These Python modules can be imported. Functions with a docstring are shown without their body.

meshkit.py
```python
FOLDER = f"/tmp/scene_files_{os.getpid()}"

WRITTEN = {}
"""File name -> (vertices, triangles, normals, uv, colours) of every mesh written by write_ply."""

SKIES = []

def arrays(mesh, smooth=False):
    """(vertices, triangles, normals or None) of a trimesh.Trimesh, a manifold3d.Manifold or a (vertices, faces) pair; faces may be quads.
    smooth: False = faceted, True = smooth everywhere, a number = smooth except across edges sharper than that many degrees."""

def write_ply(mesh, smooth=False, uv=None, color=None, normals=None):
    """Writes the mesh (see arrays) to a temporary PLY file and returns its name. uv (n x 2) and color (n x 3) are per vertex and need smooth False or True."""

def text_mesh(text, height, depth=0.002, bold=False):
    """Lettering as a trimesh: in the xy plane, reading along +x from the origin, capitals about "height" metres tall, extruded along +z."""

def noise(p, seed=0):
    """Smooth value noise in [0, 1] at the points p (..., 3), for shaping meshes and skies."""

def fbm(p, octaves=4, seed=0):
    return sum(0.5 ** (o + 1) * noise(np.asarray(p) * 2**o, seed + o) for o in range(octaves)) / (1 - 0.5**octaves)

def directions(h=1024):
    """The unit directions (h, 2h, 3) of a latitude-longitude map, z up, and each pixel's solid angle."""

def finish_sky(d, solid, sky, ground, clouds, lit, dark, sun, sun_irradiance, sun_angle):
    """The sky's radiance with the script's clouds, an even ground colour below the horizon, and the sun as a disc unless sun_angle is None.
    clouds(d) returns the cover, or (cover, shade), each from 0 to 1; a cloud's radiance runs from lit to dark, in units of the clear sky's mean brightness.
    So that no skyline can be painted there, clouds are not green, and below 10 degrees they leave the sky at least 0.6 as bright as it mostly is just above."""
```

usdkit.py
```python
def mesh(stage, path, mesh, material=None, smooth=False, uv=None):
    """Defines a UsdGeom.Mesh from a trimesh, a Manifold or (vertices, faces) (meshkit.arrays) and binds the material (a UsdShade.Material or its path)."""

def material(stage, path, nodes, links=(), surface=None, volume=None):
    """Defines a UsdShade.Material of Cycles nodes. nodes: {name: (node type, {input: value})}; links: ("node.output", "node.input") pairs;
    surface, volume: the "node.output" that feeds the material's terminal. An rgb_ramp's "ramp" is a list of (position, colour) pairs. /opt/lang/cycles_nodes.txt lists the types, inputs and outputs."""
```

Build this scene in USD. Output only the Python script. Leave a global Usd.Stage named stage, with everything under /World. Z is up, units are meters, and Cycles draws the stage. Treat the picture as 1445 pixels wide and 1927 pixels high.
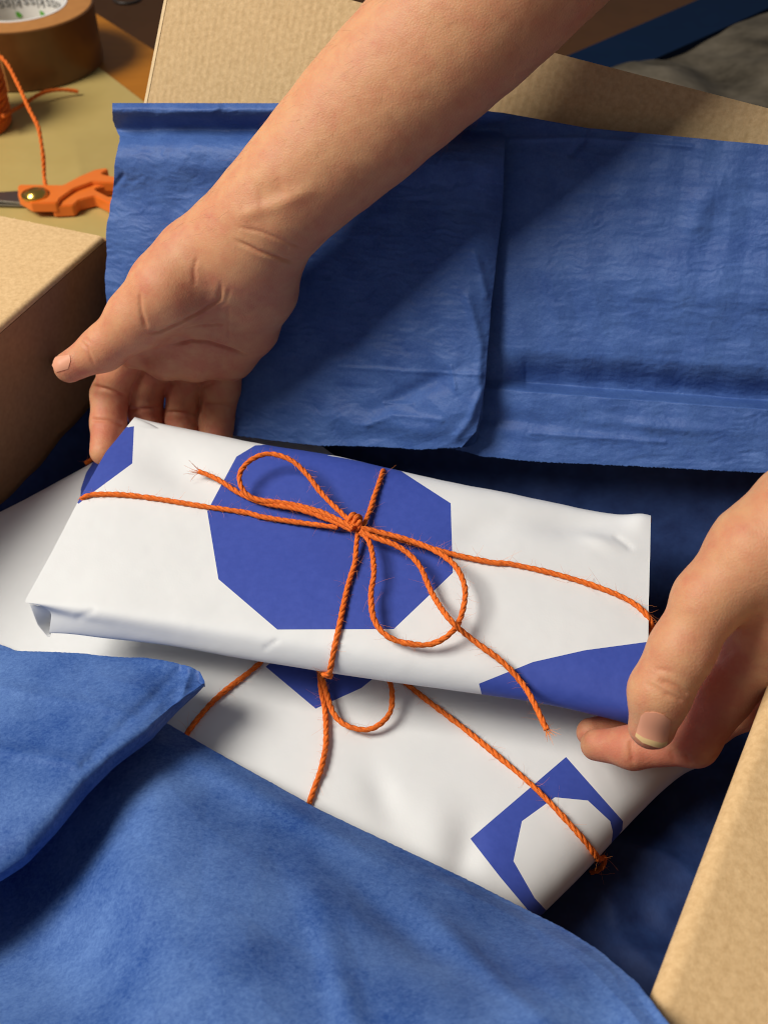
import math, random
import numpy as np, trimesh, shapely, shapely.affinity
from shapely.geometry import Polygon, Point
from scipy.interpolate import LinearNDInterpolator, NearestNDInterpolator, RBFInterpolator, RegularGridInterpolator, CubicSpline
from scipy.ndimage import gaussian_filter1d
from scipy.spatial import Delaunay, cKDTree
import usdkit, meshkit
from pxr import Usd, UsdGeom, UsdLux, UsdShade, Gf, Sdf, Vt

rng = np.random.default_rng(7); random.seed(7)
stage = Usd.Stage.CreateInMemory()
UsdGeom.SetStageUpAxis(stage, UsdGeom.Tokens.z); UsdGeom.SetStageMetersPerUnit(stage, 1.0)
UsdGeom.Xform.Define(stage, '/World'); UsdGeom.Scope.Define(stage, '/World/Looks')
T = Sdf.ValueTypeNames

# ------------------------------------------------------------------ camera
S2 = math.sqrt(0.5)
CAM = np.array([0.0, -0.354, 0.464]); FW = np.array([0, S2, -S2]); UP = np.array([0, S2, S2]); RT = np.array([1.0, 0, 0])
FPX = 2000.0                                   # focal length in pixels of the 1445 wide photograph
cam = UsdGeom.Camera.Define(stage, '/World/camera')
m = Gf.Matrix4d(1.0)
for r_, row in enumerate((RT, UP, -FW, CAM)):
    for c_ in range(3):
        m[r_, c_] = float(row[c_])
UsdGeom.Xformable(cam).AddTransformOp().Set(m)
cam.CreateHorizontalApertureAttr(24.0); cam.CreateVerticalApertureAttr(24.0 * 1024 / 767)
cam.CreateFocalLengthAttr(24.0 * FPX / 1445); cam.CreateClippingRangeAttr(Gf.Vec2f(0.02, 50))
cam.CreateFStopAttr(14.0); cam.CreateFocusDistanceAttr(0.46); cam.CreateExposureAttr(0.0)

# ------------------------------------------------------------------ light: a window to the left, dim room
KEY_DIR = np.array([-0.67, -0.08, 0.73]); KEY_DIR /= np.linalg.norm(KEY_DIR)
def rect_light(name, target, direction, dist, w, h, power, color):
    l = UsdLux.RectLight.Define(stage, '/World/' + name)
    p = np.asarray(target) + np.asarray(direction) * dist
    z = np.asarray(direction, float); x = np.cross([0, 0, 1.0], z); x /= np.linalg.norm(x); y = np.cross(z, x)
    mm = Gf.Matrix4d(1.0)
    for i, row in enumerate((x, y, z, p)):
        for j in range(3):
            mm[i, j] = float(row[j])
    UsdGeom.Xformable(l).AddTransformOp().Set(mm)
    l.CreateWidthAttr(w); l.CreateHeightAttr(h); l.CreateIntensityAttr(power); l.CreateColorAttr(Gf.Vec3f(*color))
    return l
rect_light('window_light', (0, 0, 0.12), KEY_DIR, 2.2, 0.95, 0.95, 25.0, (1.0, 0.94, 0.83))
dome = UsdLux.DomeLight.Define(stage, '/World/room_light')
usdkit.material(stage, '/World/Looks/room', {'b': ('background_shader', {'color': (0.93, 0.93, 1.0), 'strength': 0.15})}, surface='b.background')
UsdShade.MaterialBindingAPI.Apply(dome.GetPrim()).Bind(UsdShade.Material.Get(stage, '/World/Looks/room'))

# ------------------------------------------------------------------ helpers
def P(px, py, d):
    """The point seen at pixel (px, py) of the photograph at depth d."""
    px, py, d = np.broadcast_arrays(np.asarray(px, float), np.asarray(py, float), np.asarray(d, float))
    return CAM + d[..., None] * (FW + ((px - 722.5) / FPX)[..., None] * RT + ((963.5 - py) / FPX)[..., None] * UP)
def PZ(px, py, z):
    px, py, z = np.broadcast_arrays(np.asarray(px, float), np.asarray(py, float), np.asarray(z, float))
    r = FW + ((px - 722.5) / FPX)[..., None] * RT + ((963.5 - py) / FPX)[..., None] * UP
    return CAM + r * ((z - CAM[2]) / r[..., 2])[..., None]
def pix(p):
    q = np.asarray(p) - CAM; d = q @ FW
    return np.stack([722.5 + FPX * (q @ RT) / d, 963.5 - FPX * (q @ UP) / d], -1), d
def nz(v): return v / np.maximum(np.linalg.norm(v, axis=-1, keepdims=True), 1e-12)
used = {}
def numbered(base):
    n = used.get(base, 0); used[base] = n + 1
    return base if n == 0 else f'{base}_{n:03d}'
def tag(prim, label=None, cat=None, group=None, kind=None):
    for k, v in (('label', label), ('category', cat), ('group', group), ('kind', kind)):
        if v: prim.SetCustomDataByKey(k, v)
    return prim
def thing(name, label, cat, group=None):
    x = UsdGeom.Xform.Define(stage, '/World/' + numbered(name))
    return tag(x.GetPrim(), label, cat, group)
def vn(v, f):
    n = np.zeros_like(v); fn = np.cross(v[f[:, 1]] - v[f[:, 0]], v[f[:, 2]] - v[f[:, 0]])
    for k in range(3): np.add.at(n, f[:, k], fn)
    return nz(n)
def obj(name, mesh, mat, parent=None, smooth=False, normals=None, prim_float=None):
    base = str(parent.GetPath()) if parent is not None else '/World'
    path = base + '/' + (numbered(name) if parent is None else '')
    if parent is not None:
        k, nm = 0, name
        while stage.GetPrimAtPath(base + '/' + nm): k += 1; nm = f'{name}_{k:03d}'
        path = base + '/' + nm
    mm = usdkit.mesh(stage, path, mesh, '/World/Looks/' + mat, smooth=smooth if normals is None else False)
    if normals is not None:
        mm.CreateNormalsAttr(Vt.Vec3fArray.FromNumpy(np.asarray(normals, np.float32))); mm.SetNormalsInterpolation('vertex')
    if prim_float:
        for k, val in prim_float.items():
            UsdGeom.PrimvarsAPI(mm).CreatePrimvar(k, T.FloatArray, 'vertex').Set(Vt.FloatArray.FromNumpy(np.asarray(val, np.float32)))
    return mm.GetPrim()
def grid_faces(ny, nx):
    i = np.arange(ny * nx).reshape(ny, nx)
    a, b, c, d = i[:-1, :-1].ravel(), i[:-1, 1:].ravel(), i[1:, 1:].ravel(), i[1:, :-1].ravel()
    return np.vstack([np.stack([a, c, b], 1), np.stack([a, d, c], 1)])
def orient(v, f):
    """Flip the faces so that most look at the viewer."""
    n = np.cross(v[f[:, 1]] - v[f[:, 0]], v[f[:, 2]] - v[f[:, 0]])
    return f if ((CAM - v[f[:, 0]]) * n).sum() > 0 else f[:, ::-1]
def solid_sheet(g, thick):
    """A thin closed sheet from a grid of points (ny, nx, 3)."""
    ny, nx = g.shape[:2]; v = g.reshape(-1, 3); f = orient(v, grid_faces(ny, nx)); n = vn(v, f)
    idx = np.arange(ny * nx).reshape(ny, nx)
    loop = np.concatenate([idx[0, :-1], idx[:-1, -1], idx[-1, :0:-1], idx[:0:-1, 0]])
    N = len(v); a, b = loop, np.roll(loop, -1)
    side = np.vstack([np.stack([a, b, b + N], 1), np.stack([a, b + N, a + N], 1)])
    n0 = np.cross(g[0, 1] - g[0, 0], g[1, 0] - g[0, 0])
    return np.vstack([v, v - n * thick]), np.vstack([f, f[:, ::-1] + N, side])
def curve(pts, n, closed=False):
    pts = np.asarray(pts, float)
    t = np.r_[0, np.cumsum(np.maximum(np.linalg.norm(np.diff(pts, axis=0), axis=1), 1e-6))]
    from scipy.interpolate import PchipInterpolator
    return CubicSpline(t, pts)(np.linspace(0, t[-1], n)) if n else None
def poly(pts, n):
    pts = np.asarray(pts, float); t = np.r_[0, np.cumsum(np.linalg.norm(np.diff(pts, axis=0), axis=1))]
    return np.stack([np.interp(np.linspace(0, t[-1], n), t, pts[:, k]) for k in range(pts.shape[1])], 1)
def rails(top, bottom, nx, ny, cubic=False):
    a, b = poly(top, nx), poly(bottom, nx)
    s = np.linspace(0, 1, ny)[:, None, None]
    return a[None] * (1 - s) + b[None] * s
def tube(path, r, sides=8, cap=True):
    path = np.asarray(path, float); n = len(path); r = np.broadcast_to(r, n)
    t = nz(np.gradient(path, axis=0)); u = np.zeros_like(path)
    a = np.array([0, 0, 1.0]) if abs(t[0][2]) < 0.9 else np.array([1.0, 0, 0])
    u[0] = nz(np.cross(t[0], a))
    for i in range(1, n): u[i] = nz(u[i - 1] - t[i] * (u[i - 1] @ t[i]))
    w = np.cross(t, u); ang = np.arange(sides) * 2 * np.pi / sides
    v = path[:, None] + r[:, None, None] * (np.cos(ang)[None, :, None] * u[:, None] + np.sin(ang)[None, :, None] * w[:, None])
    i = np.arange(n * sides).reshape(n, sides); a_, b_ = i[:-1], i[1:]
    f = np.vstack([np.stack([a_.ravel(), np.roll(a_, -1, 1).ravel(), np.roll(b_, -1, 1).ravel()], 1), np.stack([a_.ravel(), np.roll(b_, -1, 1).ravel(), b_.ravel()], 1)])
    v = v.reshape(-1, 3)
    if cap:
        v = np.vstack([v, path[0], path[-1]]); k = len(v)
        f = np.vstack([f, np.stack([np.roll(i[0], -1), i[0], np.full(sides, k - 2)], 1), np.stack([i[-1], np.roll(i[-1], -1), np.full(sides, k - 1)], 1)])
    return v, f
def cat(parts):
    vs, fs, o = [], [], 0
    for v, f in parts:
        vs.append(v); fs.append(np.asarray(f) + o); o += len(v)
    return np.vstack(vs), np.vstack(fs)
def fbm(p, oct=4, seed=0): return meshkit.fbm(p, oct, seed)

# ------------------------------------------------------------------ materials
def mat(name, nodes, links, surface='p.BSDF'): usdkit.material(stage, '/World/Looks/' + name, nodes, links, surface)
def paper_like(name, c_lo, c_hi, scale, rough, bump_scale, bump, spec=0.3, stretch=(1, 1, 1), translucent=None, bump_dist=0.001, extra=None):
    nodes = {'g': ('geometry', {}), 'mp': ('mapping', {'scale': stretch}),
             'n': ('noise_texture', {'scale': scale, 'detail': 6.0, 'roughness': 0.65}),
             'r': ('rgb_ramp', {'ramp': [(0.3, c_lo), (0.7, c_hi)]}),
             'n2': ('noise_texture', {'scale': bump_scale, 'detail': 4.0, 'roughness': 0.6}),
             'b': ('bump', {'strength': bump, 'distance': bump_dist}),
             'p': ('principled_bsdf', {'roughness': rough, 'specular_ior_level': spec})}
    links = [('g.position', 'mp.vector'), ('mp.vector', 'n.vector'), ('mp.vector', 'n2.vector'), ('n.fac', 'r.fac'), ('r.color', 'p.base_color'),
             ('n2.fac', 'b.height'), ('b.normal', 'p.normal')]
    surf = 'p.BSDF'
    if translucent:
        nodes['t'] = ('translucent_bsdf', {}); nodes['mx'] = ('mix_closure', {'fac': translucent})
        links += [('r.color', 't.color'), ('p.BSDF', 'mx.closure1'), ('t.BSDF', 'mx.closure2')]; surf = 'mx.closure'
    mat(name, nodes, links, surf)
paper_like('white_paper', (0.665, 0.68, 0.705), (0.695, 0.71, 0.735), 40, 0.6, 900, 0.10, bump_dist=0.0004)
paper_like('blue_print', (0.036, 0.066, 0.345), (0.045, 0.078, 0.385), 300, 0.55, 900, 0.12, bump_dist=0.0004)
def tissue_mat(name, lo, hi, big, fine, wf, bump, rough=0.5, trans=0.2):
    mat(name, {'g': ('geometry', {}), 'n1': ('noise_texture', {'scale': big, 'detail': 4.0, 'roughness': 0.6}), 'n2': ('noise_texture', {'scale': fine, 'detail': 5.0, 'roughness': 0.75, 'distortion': 0.6}),
        'm1': ('math', {'math_type': 'multiply', 'value2': 1 - wf}), 'm2': ('math', {'math_type': 'multiply_add', 'value2': wf}), 'r': ('rgb_ramp', {'ramp': [(0.36, lo), (0.64, hi)]}),
        'n3': ('noise_texture', {'scale': 1300.0, 'detail': 3.0}), 'n4': ('noise_texture', {'scale': 420.0, 'detail': 4.0}), 'a': ('math', {'math_type': 'multiply_add', 'value2': 0.4}), 'b': ('bump', {'strength': bump, 'distance': 0.0006}),
        'p': ('principled_bsdf', {'roughness': rough, 'specular_ior_level': 0.22}), 't': ('translucent_bsdf', {}), 'mx': ('mix_closure', {'fac': trans})},
        [('g.position', 'n1.vector'), ('g.position', 'n2.vector'), ('g.position', 'n3.vector'), ('g.position', 'n4.vector'), ('n1.fac', 'm1.value1'), ('n2.fac', 'm2.value1'), ('m1.value', 'm2.value3'), ('m2.value', 'r.fac'), ('r.color', 'p.base_color'), ('r.color', 't.color'),
         ('n3.fac', 'a.value1'), ('n4.fac', 'a.value3'), ('a.value', 'b.height'), ('b.normal', 'p.normal'), ('p.BSDF', 'mx.closure1'), ('t.BSDF', 'mx.closure2')], 'mx.closure')
tissue_mat('tissue', (0.040, 0.096, 0.325), (0.076, 0.158, 0.43), 60, 900, 0.45, 0.45, rough=0.52)
tissue_mat('tissue_mottled', (0.020, 0.075, 0.31), (0.125, 0.24, 0.56), 26, 620, 0.5, 0.10)
paper_like('shaded_liner_tissue', (0.008, 0.022, 0.095), (0.018, 0.045, 0.16), 80, 0.6, 500, 0.2, translucent=0.1, bump_dist=0.0006)  # same blue tissue, darkened in colour to paint the shade deep in the box
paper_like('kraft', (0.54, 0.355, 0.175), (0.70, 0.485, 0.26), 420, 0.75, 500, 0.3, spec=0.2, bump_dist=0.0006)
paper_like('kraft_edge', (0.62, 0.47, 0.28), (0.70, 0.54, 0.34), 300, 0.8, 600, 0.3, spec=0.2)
paper_like('kraft_inside_shaded', (0.30, 0.165, 0.08), (0.38, 0.215, 0.105), 300, 0.8, 500, 0.3, spec=0.2, bump_dist=0.0006)  # same board as the flaps; shade of the inner walls put into its colour
mat('kraft_corrugated', {'g': ('geometry', {}), 'n': ('noise_texture', {'scale': 420.0, 'detail': 6.0, 'roughness': 0.65}),
    'r': ('rgb_ramp', {'ramp': [(0.3, (0.43, 0.295, 0.15)), (0.7, (0.57, 0.41, 0.23))]}),
    'rot': ('mapping', {'rotation': (0, 0, math.radians(25)), 'scale': (1, 1, 1)}),
    'w': ('wave_texture', {'scale': 75.0, 'distortion': 0.4, 'detail': 2.0, 'detail_scale': 1.0}),
    'add': ('math', {'math_type': 'multiply_add', 'value2': 0.30}),
    'b': ('bump', {'strength': 0.35, 'distance': 0.0008}), 'p': ('principled_bsdf', {'roughness': 0.75, 'specular_ior_level': 0.2})},
    [('g.position', 'n.vector'), ('n.fac', 'r.fac'), ('r.color', 'p.base_color'), ('g.position', 'rot.vector'), ('rot.vector', 'w.vector'),
     ('w.fac', 'add.value1'), ('n.fac', 'add.value3'), ('add.value', 'b.height'), ('b.normal', 'p.normal')])
paper_like('twine_orange', (0.52, 0.085, 0.010), (0.84, 0.20, 0.028), 700, 0.75, 1500, 0.4, spec=0.2, bump_dist=0.0005)
paper_like('twine_fuzz', (0.60, 0.14, 0.03), (0.85, 0.30, 0.08), 300, 0.7, 1500, 0.1, spec=0.2)
paper_like('mat_cream', (0.43, 0.315, 0.105), (0.47, 0.35, 0.125), 20, 0.45, 300, 0.05, spec=0.4)
paper_like('wood_orange', (0.36, 0.125, 0.008), (0.44, 0.16, 0.012), 14, 0.5, 80, 0.1, stretch=(1, 6, 1))
paper_like('floor_brown', (0.14, 0.055, 0.014), (0.18, 0.07, 0.018), 6, 0.6, 80, 0.1)
paper_like('tape_brown', (0.115, 0.044, 0.011), (0.14, 0.055, 0.014), 60, 0.3, 300, 0.05, spec=0.5)
paper_like('tape_side', (0.42, 0.18, 0.05), (0.48, 0.21, 0.06), 90, 0.5, 500, 0.1)
paper_like('core_white', (0.72, 0.70, 0.68), (0.76, 0.74, 0.72), 60, 0.5, 500, 0.1)
paper_like('ink_black', (0.10, 0.10, 0.10), (0.16, 0.16, 0.16), 300, 0.6, 500, 0.1)
paper_like('ink_green', (0.10, 0.36, 0.04), (0.13, 0.42, 0.06), 300, 0.6, 500, 0.1)
paper_like('scissor_orange', (0.72, 0.16, 0.02), (0.76, 0.18, 0.025), 60, 0.35, 500, 0.03, spec=0.5)
paper_like('navy_plastic', (0.0015, 0.010, 0.034), (0.002, 0.012, 0.040), 20, 0.7, 100, 0.05, spec=0.08)
paper_like('grey_cloth', (0.02, 0.015, 0.008), (0.16, 0.135, 0.10), 12, 0.8, 300, 0.3)
paper_like('shirt_grey', (0.05, 0.05, 0.055), (0.07, 0.07, 0.075), 60, 0.85, 600, 0.3)
paper_like('dark_metal', (0.02, 0.015, 0.012), (0.03, 0.02, 0.016), 60, 0.4, 300, 0.05)
mat('brass', {'p': ('principled_bsdf', {'base_color': (0.80, 0.50, 0.10), 'metallic': 1.0, 'roughness': 0.22})}, [])
mat('steel', {'p': ('principled_bsdf', {'base_color': (0.35, 0.33, 0.30), 'metallic': 1.0, 'roughness': 0.35})}, [])
mat('skin', {'g': ('geometry', {}), 'a': ('attribute', {'attribute': 'tone'}),
    'n': ('noise_texture', {'scale': 120.0, 'detail': 5.0, 'roughness': 0.6}), 'mr': ('map_range', {'from_min': 0.3, 'from_max': 0.7, 'to_min': -0.38, 'to_max': 0.38}),
    'nb': ('noise_texture', {'scale': 38.0, 'detail': 3.0}), 'mb': ('map_range', {'from_min': 0.35, 'from_max': 0.65, 'to_min': -0.12, 'to_max': 0.15}), 'ab': ('math', {'math_type': 'add'}), 'ad': ('math', {'math_type': 'add', 'use_clamp': True}),
    'r': ('rgb_ramp', {'ramp': [(0.0, (0.55, 0.285, 0.150)), (0.5, (0.52, 0.235, 0.128)), (1.0, (0.48, 0.165, 0.10))]}),
    'v': ('voronoi_texture', {'scale': 1100.0}), 'n2': ('noise_texture', {'scale': 1600.0, 'detail': 3.0}), 'mu': ('math', {'math_type': 'add'}),
    'b': ('bump', {'strength': 0.26, 'distance': 0.00035}),
    'p': ('principled_bsdf', {'roughness': 0.55, 'specular_ior_level': 0.3, 'subsurface_weight': 0.25, 'subsurface_scale': 0.0035, 'subsurface_radius': (1.0, 0.35, 0.18)})},
    [('g.position', 'n.vector'), ('g.position', 'v.vector'), ('g.position', 'n2.vector'), ('n.fac', 'mr.value'), ('g.position', 'nb.vector'), ('nb.fac', 'mb.value'), ('a.fac', 'ab.value1'), ('mb.result', 'ab.value2'), ('ab.value', 'ad.value1'), ('mr.result', 'ad.value2'), ('ad.value', 'r.fac'), ('r.color', 'p.base_color'),
     ('v.distance', 'mu.value1'), ('n2.fac', 'mu.value2'), ('mu.value', 'b.height'), ('b.normal', 'p.normal')])
paper_like('hair_brown', (0.20, 0.11, 0.05), (0.30, 0.17, 0.08), 200, 0.5, 500, 0.05)
mat('nail', {'p': ('principled_bsdf', {'base_color': (0.64, 0.30, 0.195), 'roughness': 0.38, 'specular_ior_level': 0.15})}, [])
mat('nail_tip', {'p': ('principled_bsdf', {'base_color': (0.66, 0.46, 0.22), 'roughness': 0.4, 'specular_ior_level': 0.25})}, [])

# ------------------------------------------------------------------ setting: floor, table, mat
def slab(quad, thick):
    """A board: quad (4 points, seen face) and its thickness vector."""
    q = np.asarray(quad, float); v = np.vstack([q, q + np.asarray(thick)])
    msh = trimesh.convex.convex_hull(trimesh.points.PointCloud(v)) if False else trimesh.Trimesh(v, [[0, 1, 2], [0, 2, 3], [4, 6, 5], [4, 7, 6], [0, 4, 5], [0, 5, 1], [1, 5, 6], [1, 6, 2], [2, 6, 7], [2, 7, 3], [3, 7, 4], [3, 4, 0]], process=False)
    msh.fix_normals(); return msh
fl = trimesh.creation.box([8, 8, 0.02]); fl.apply_translation([0, 1, -0.76])
tag(obj('floor', fl, 'floor_brown'), kind='structure')
e0 = PZ(207, 35, 0.0); e1 = PZ(290, 87, 0.0); ed = nz(e1 - e0); en = np.array([ed[1], -ed[0], 0.0]); en = en if en @ (CAM - e0) > 0 else -en
tq = [e0 - ed * 1.3, e0 + ed * 1.75, e0 + ed * 1.75 + en * 1.9, e0 - ed * 1.3 + en * 1.9]
tb = thing('table', 'orange brown wooden table top under the cream mat', 'table')
obj('table_top', slab(np.array(tq) + [0, 0, -0.004], [0, 0, -0.03]), 'wood_orange', tb)
for q in (tq[0] + ed * .08 + en * .08, tq[1] - ed * .08 + en * .08, tq[2] - ed * .08 - en * .08, tq[3] + ed * .08 - en * .08):
    b_ = trimesh.creation.box([0.06, 0.06, 0.716]); b_.apply_translation(q + [0, 0, -0.392]); obj('leg', b_, 'wood_orange', tb)
a0 = PZ(185, 125, 0.0); a1 = PZ(270, 190, 0.0); ad_ = nz(a1 - a0); an = np.array([ad_[1], -ad_[0], 0.0]); an = an if an @ (CAM - a0) > 0 else -an
mq = np.array([a0 - ad_ * 0.55, a0 + ad_ * 0.95, a0 + ad_ * 0.95 + an * 0.95, a0 - ad_ * 0.55 + an * 0.95])
cm = obj('cream_mat', slab(mq, [0, 0, -0.003]), 'mat_cream'); tag(cm, 'flat cream mat under the tape roll, scissors and box', 'mat')

# ------------------------------------------------------------------ the cardboard box
ZR = 0.14
LC = PZ(195, 445, ZR); LF = PZ(0, 615, ZR); dl = nz(LF - LC)
RC = PZ(1445, 1290, ZR); RF = PZ(1230, 1860, ZR); dr = nz(RF - RC)
eX = np.array([math.cos(math.radians(-25)), math.sin(math.radians(-25)), 0]); eY = np.array([-eX[1], eX[0], 0])
def hit(p, d, y):                                # along p + t d to box depth y
    return p + d * ((y - p @ eY) / (d @ eY))
BY = LC @ eY + 0.004; FY = -0.34
LB, RB, L0, R0 = hit(LC, dl, BY), hit(RC, dr, BY), hit(LC, dl, FY), hit(RC, dr, FY)
box = thing('cardboard_box', 'open brown cardboard shipping box with flaps folded out, lined with blue tissue', 'box')
zz = np.array([0, 0, 1.0])
def wall(name, a, b, out, mt='kraft_inside_shaded'):
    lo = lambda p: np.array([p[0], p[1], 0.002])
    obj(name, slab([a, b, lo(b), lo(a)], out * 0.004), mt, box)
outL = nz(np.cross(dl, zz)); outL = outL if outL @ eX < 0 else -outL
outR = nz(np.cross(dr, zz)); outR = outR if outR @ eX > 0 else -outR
wall('left_wall', LB - zz * .0035, L0 - zz * .0035, outL); RU = outR * 0.058                                # right wall slanted out below its rim, shaped so the gap stays dark
obj('right_wall', slab([RB - zz * .004 + outR * .003, R0 - zz * .004 + outR * .003, np.r_[(R0 + RU)[:2], .002], np.r_[(RB + RU)[:2], .002]], outR * .004), 'kraft_inside_shaded', box)
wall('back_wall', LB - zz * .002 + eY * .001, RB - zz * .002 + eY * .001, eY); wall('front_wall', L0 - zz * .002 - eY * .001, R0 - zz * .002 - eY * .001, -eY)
obj('base', slab([[*p[:2], 0.005] for p in (LB, RB + RU * .96, R0 + RU * .96, L0)], [0, 0, -0.003]), 'kraft_inside_shaded', box)
def flap(name, a, b, out, length, drop, rad, mt, torn=0, start=0.0, bulge=0.0):
    """A flap folded outward over the rim a-b: a rounded fold, then the board."""
    n = 90; ts = np.linspace(0, 1, n)
    prof = []                                    # (out, z) of the upper face
    th = math.radians(drop)
    for k in np.linspace(0, 1, 8):
        al = math.pi - k * (math.pi / 2 + th)
        prof.append((rad + rad * math.cos(al), -rad + rad * math.sin(al)))
    o0, z0 = prof[-1]
    for k in np.linspace(0.04, 1, 14): prof.append((o0 + k * length * math.cos(th), z0 - k * length * math.sin(th) + bulge * math.sin(k * math.pi)))
    prof = np.array(prof); tn = nz(np.gradient(prof, axis=0)); nn = np.stack([tn[:, 1], -tn[:, 0]], 1); low = prof + nn * 0.0035
    g = []
    for i, t in enumerate(ts):
        p = a + (b - a) * t
        g.append(np.vstack([p + out * q[0] + zz * q[1] for q in np.vstack([prof, low[::-1]])]))
    g = np.array(g)
    if torn:                                     # ragged torn edge at the a side
        k = g.shape[1]; dd = nz(b - a)
        rag = np.interp(np.arange(k), np.arange(k), rng.uniform(-1, 1, k)) * torn
        g[0] += dd * rag[:, None]
    ny, nx = g.shape[:2]; v = g.reshape(-1, 3); idx = np.arange(ny * nx).reshape(ny, nx)
    a_, b_ = idx[:-1], idx[1:]
    f = np.vstack([np.stack([a_.ravel(), np.roll(a_, -1, 1).ravel(), np.roll(b_, -1, 1).ravel()], 1), np.stack([a_.ravel(), np.roll(b_, -1, 1).ravel(), b_.ravel()], 1)])
    for e_ in (0, ny - 1):
        h_ = nx // 2
        for j in range(h_ - 1):
            q = [idx[e_, j], idx[e_, j + 1], idx[e_, nx - 2 - j], idx[e_, nx - 1 - j]]
            f = np.vstack([f, [[q[0], q[1], q[2]], [q[0], q[2], q[3]]]])
    ms = trimesh.Trimesh(v, f, process=False); ms.fix_normals()
    return obj(name, ms, mt, box, smooth=40)
lf = flap('left_flap', LC, L0, outL, 0.15, 2, 0.003, 'kraft')
flap('right_flap', hit(RC, dr, 0.06), R0, outR, 0.16, 8, 0.006, 'kraft', bulge=0.002)
flap('front_flap', L0 + eX * .01, R0 - eX * .01, -eY, 0.12, 25, 0.004, 'kraft')
# torn fringe on the left flap's back edge
A0 = LC + outL * 0.006; frv = []
for k in range(260):
    t = rng.uniform(0, 0.147); p = A0 + outL * t + zz * (-0.0006 - t * math.sin(math.radians(2)) - rng.uniform(0, 0.003))
    q = p - dl * rng.uniform(0.0006, 0.0022) + outL * rng.uniform(-.001, .001) + zz * rng.uniform(-.0008, .0006)
    w_ = rng.uniform(.0004, .0012)
    frv.append((np.array([p + outL * w_ + dl * .001, p - outL * w_ + dl * .001, q, p + dl * .001 - zz * .0012]), np.array([[0, 1, 2], [1, 3, 2], [3, 0, 2], [0, 3, 1]])))
tag(obj('torn_edge', cat(frv), 'kraft_edge', lf), kind='stuff')
# back flap, standing up and leaning back
TH = math.radians(28); up_l = zz * math.cos(TH) + eY * math.sin(TH); nF = -eY * math.cos(TH) + zz * math.sin(TH); KF = LC @ nF
def on_plane(px, py, off=0.0):
    """Point of the pixel on the back flap's plane, moved off metres to the inside of the box."""
    px, py, off = np.broadcast_arrays(np.asarray(px, float), np.asarray(py, float), np.asarray(off, float))
    r = FW + ((px - 722.5) / FPX)[..., None] * RT + ((963.5 - py) / FPX)[..., None] * UP
    return CAM + r * ((KF + off - CAM @ nF) / (r @ nF))[..., None]
tl_, tr_ = on_plane(326, -88), on_plane(1445, 205); tr_ = tr_ + nz(tr_ - on_plane(1050, 105)) * 0.07
bl_ = on_plane(272, 190); bl_ = bl_ + nz(bl_ - tl_) * (((bl_ - LC) @ up_l - 0.002) / max(1e-6, -(nz(bl_ - tl_) @ up_l)))
br_ = LC + eX * ((tr_ - LC) @ eX - 0.01) + up_l * 0.002
bf = obj('back_flap', slab([tl_, tr_, br_, bl_], -nF * 0.004), 'kraft_corrugated', box)
eg = slab([tl_ + nF * .0003, tl_ + nF * .0003 + nz(tr_ - tl_) * .0018, bl_ + nF * .0003 + nz(br_ - bl_) * .0018, bl_ + nF * .0003], nF * -0.0046)
obj('cut_edge', eg, 'kraft_edge', bf)

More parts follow.
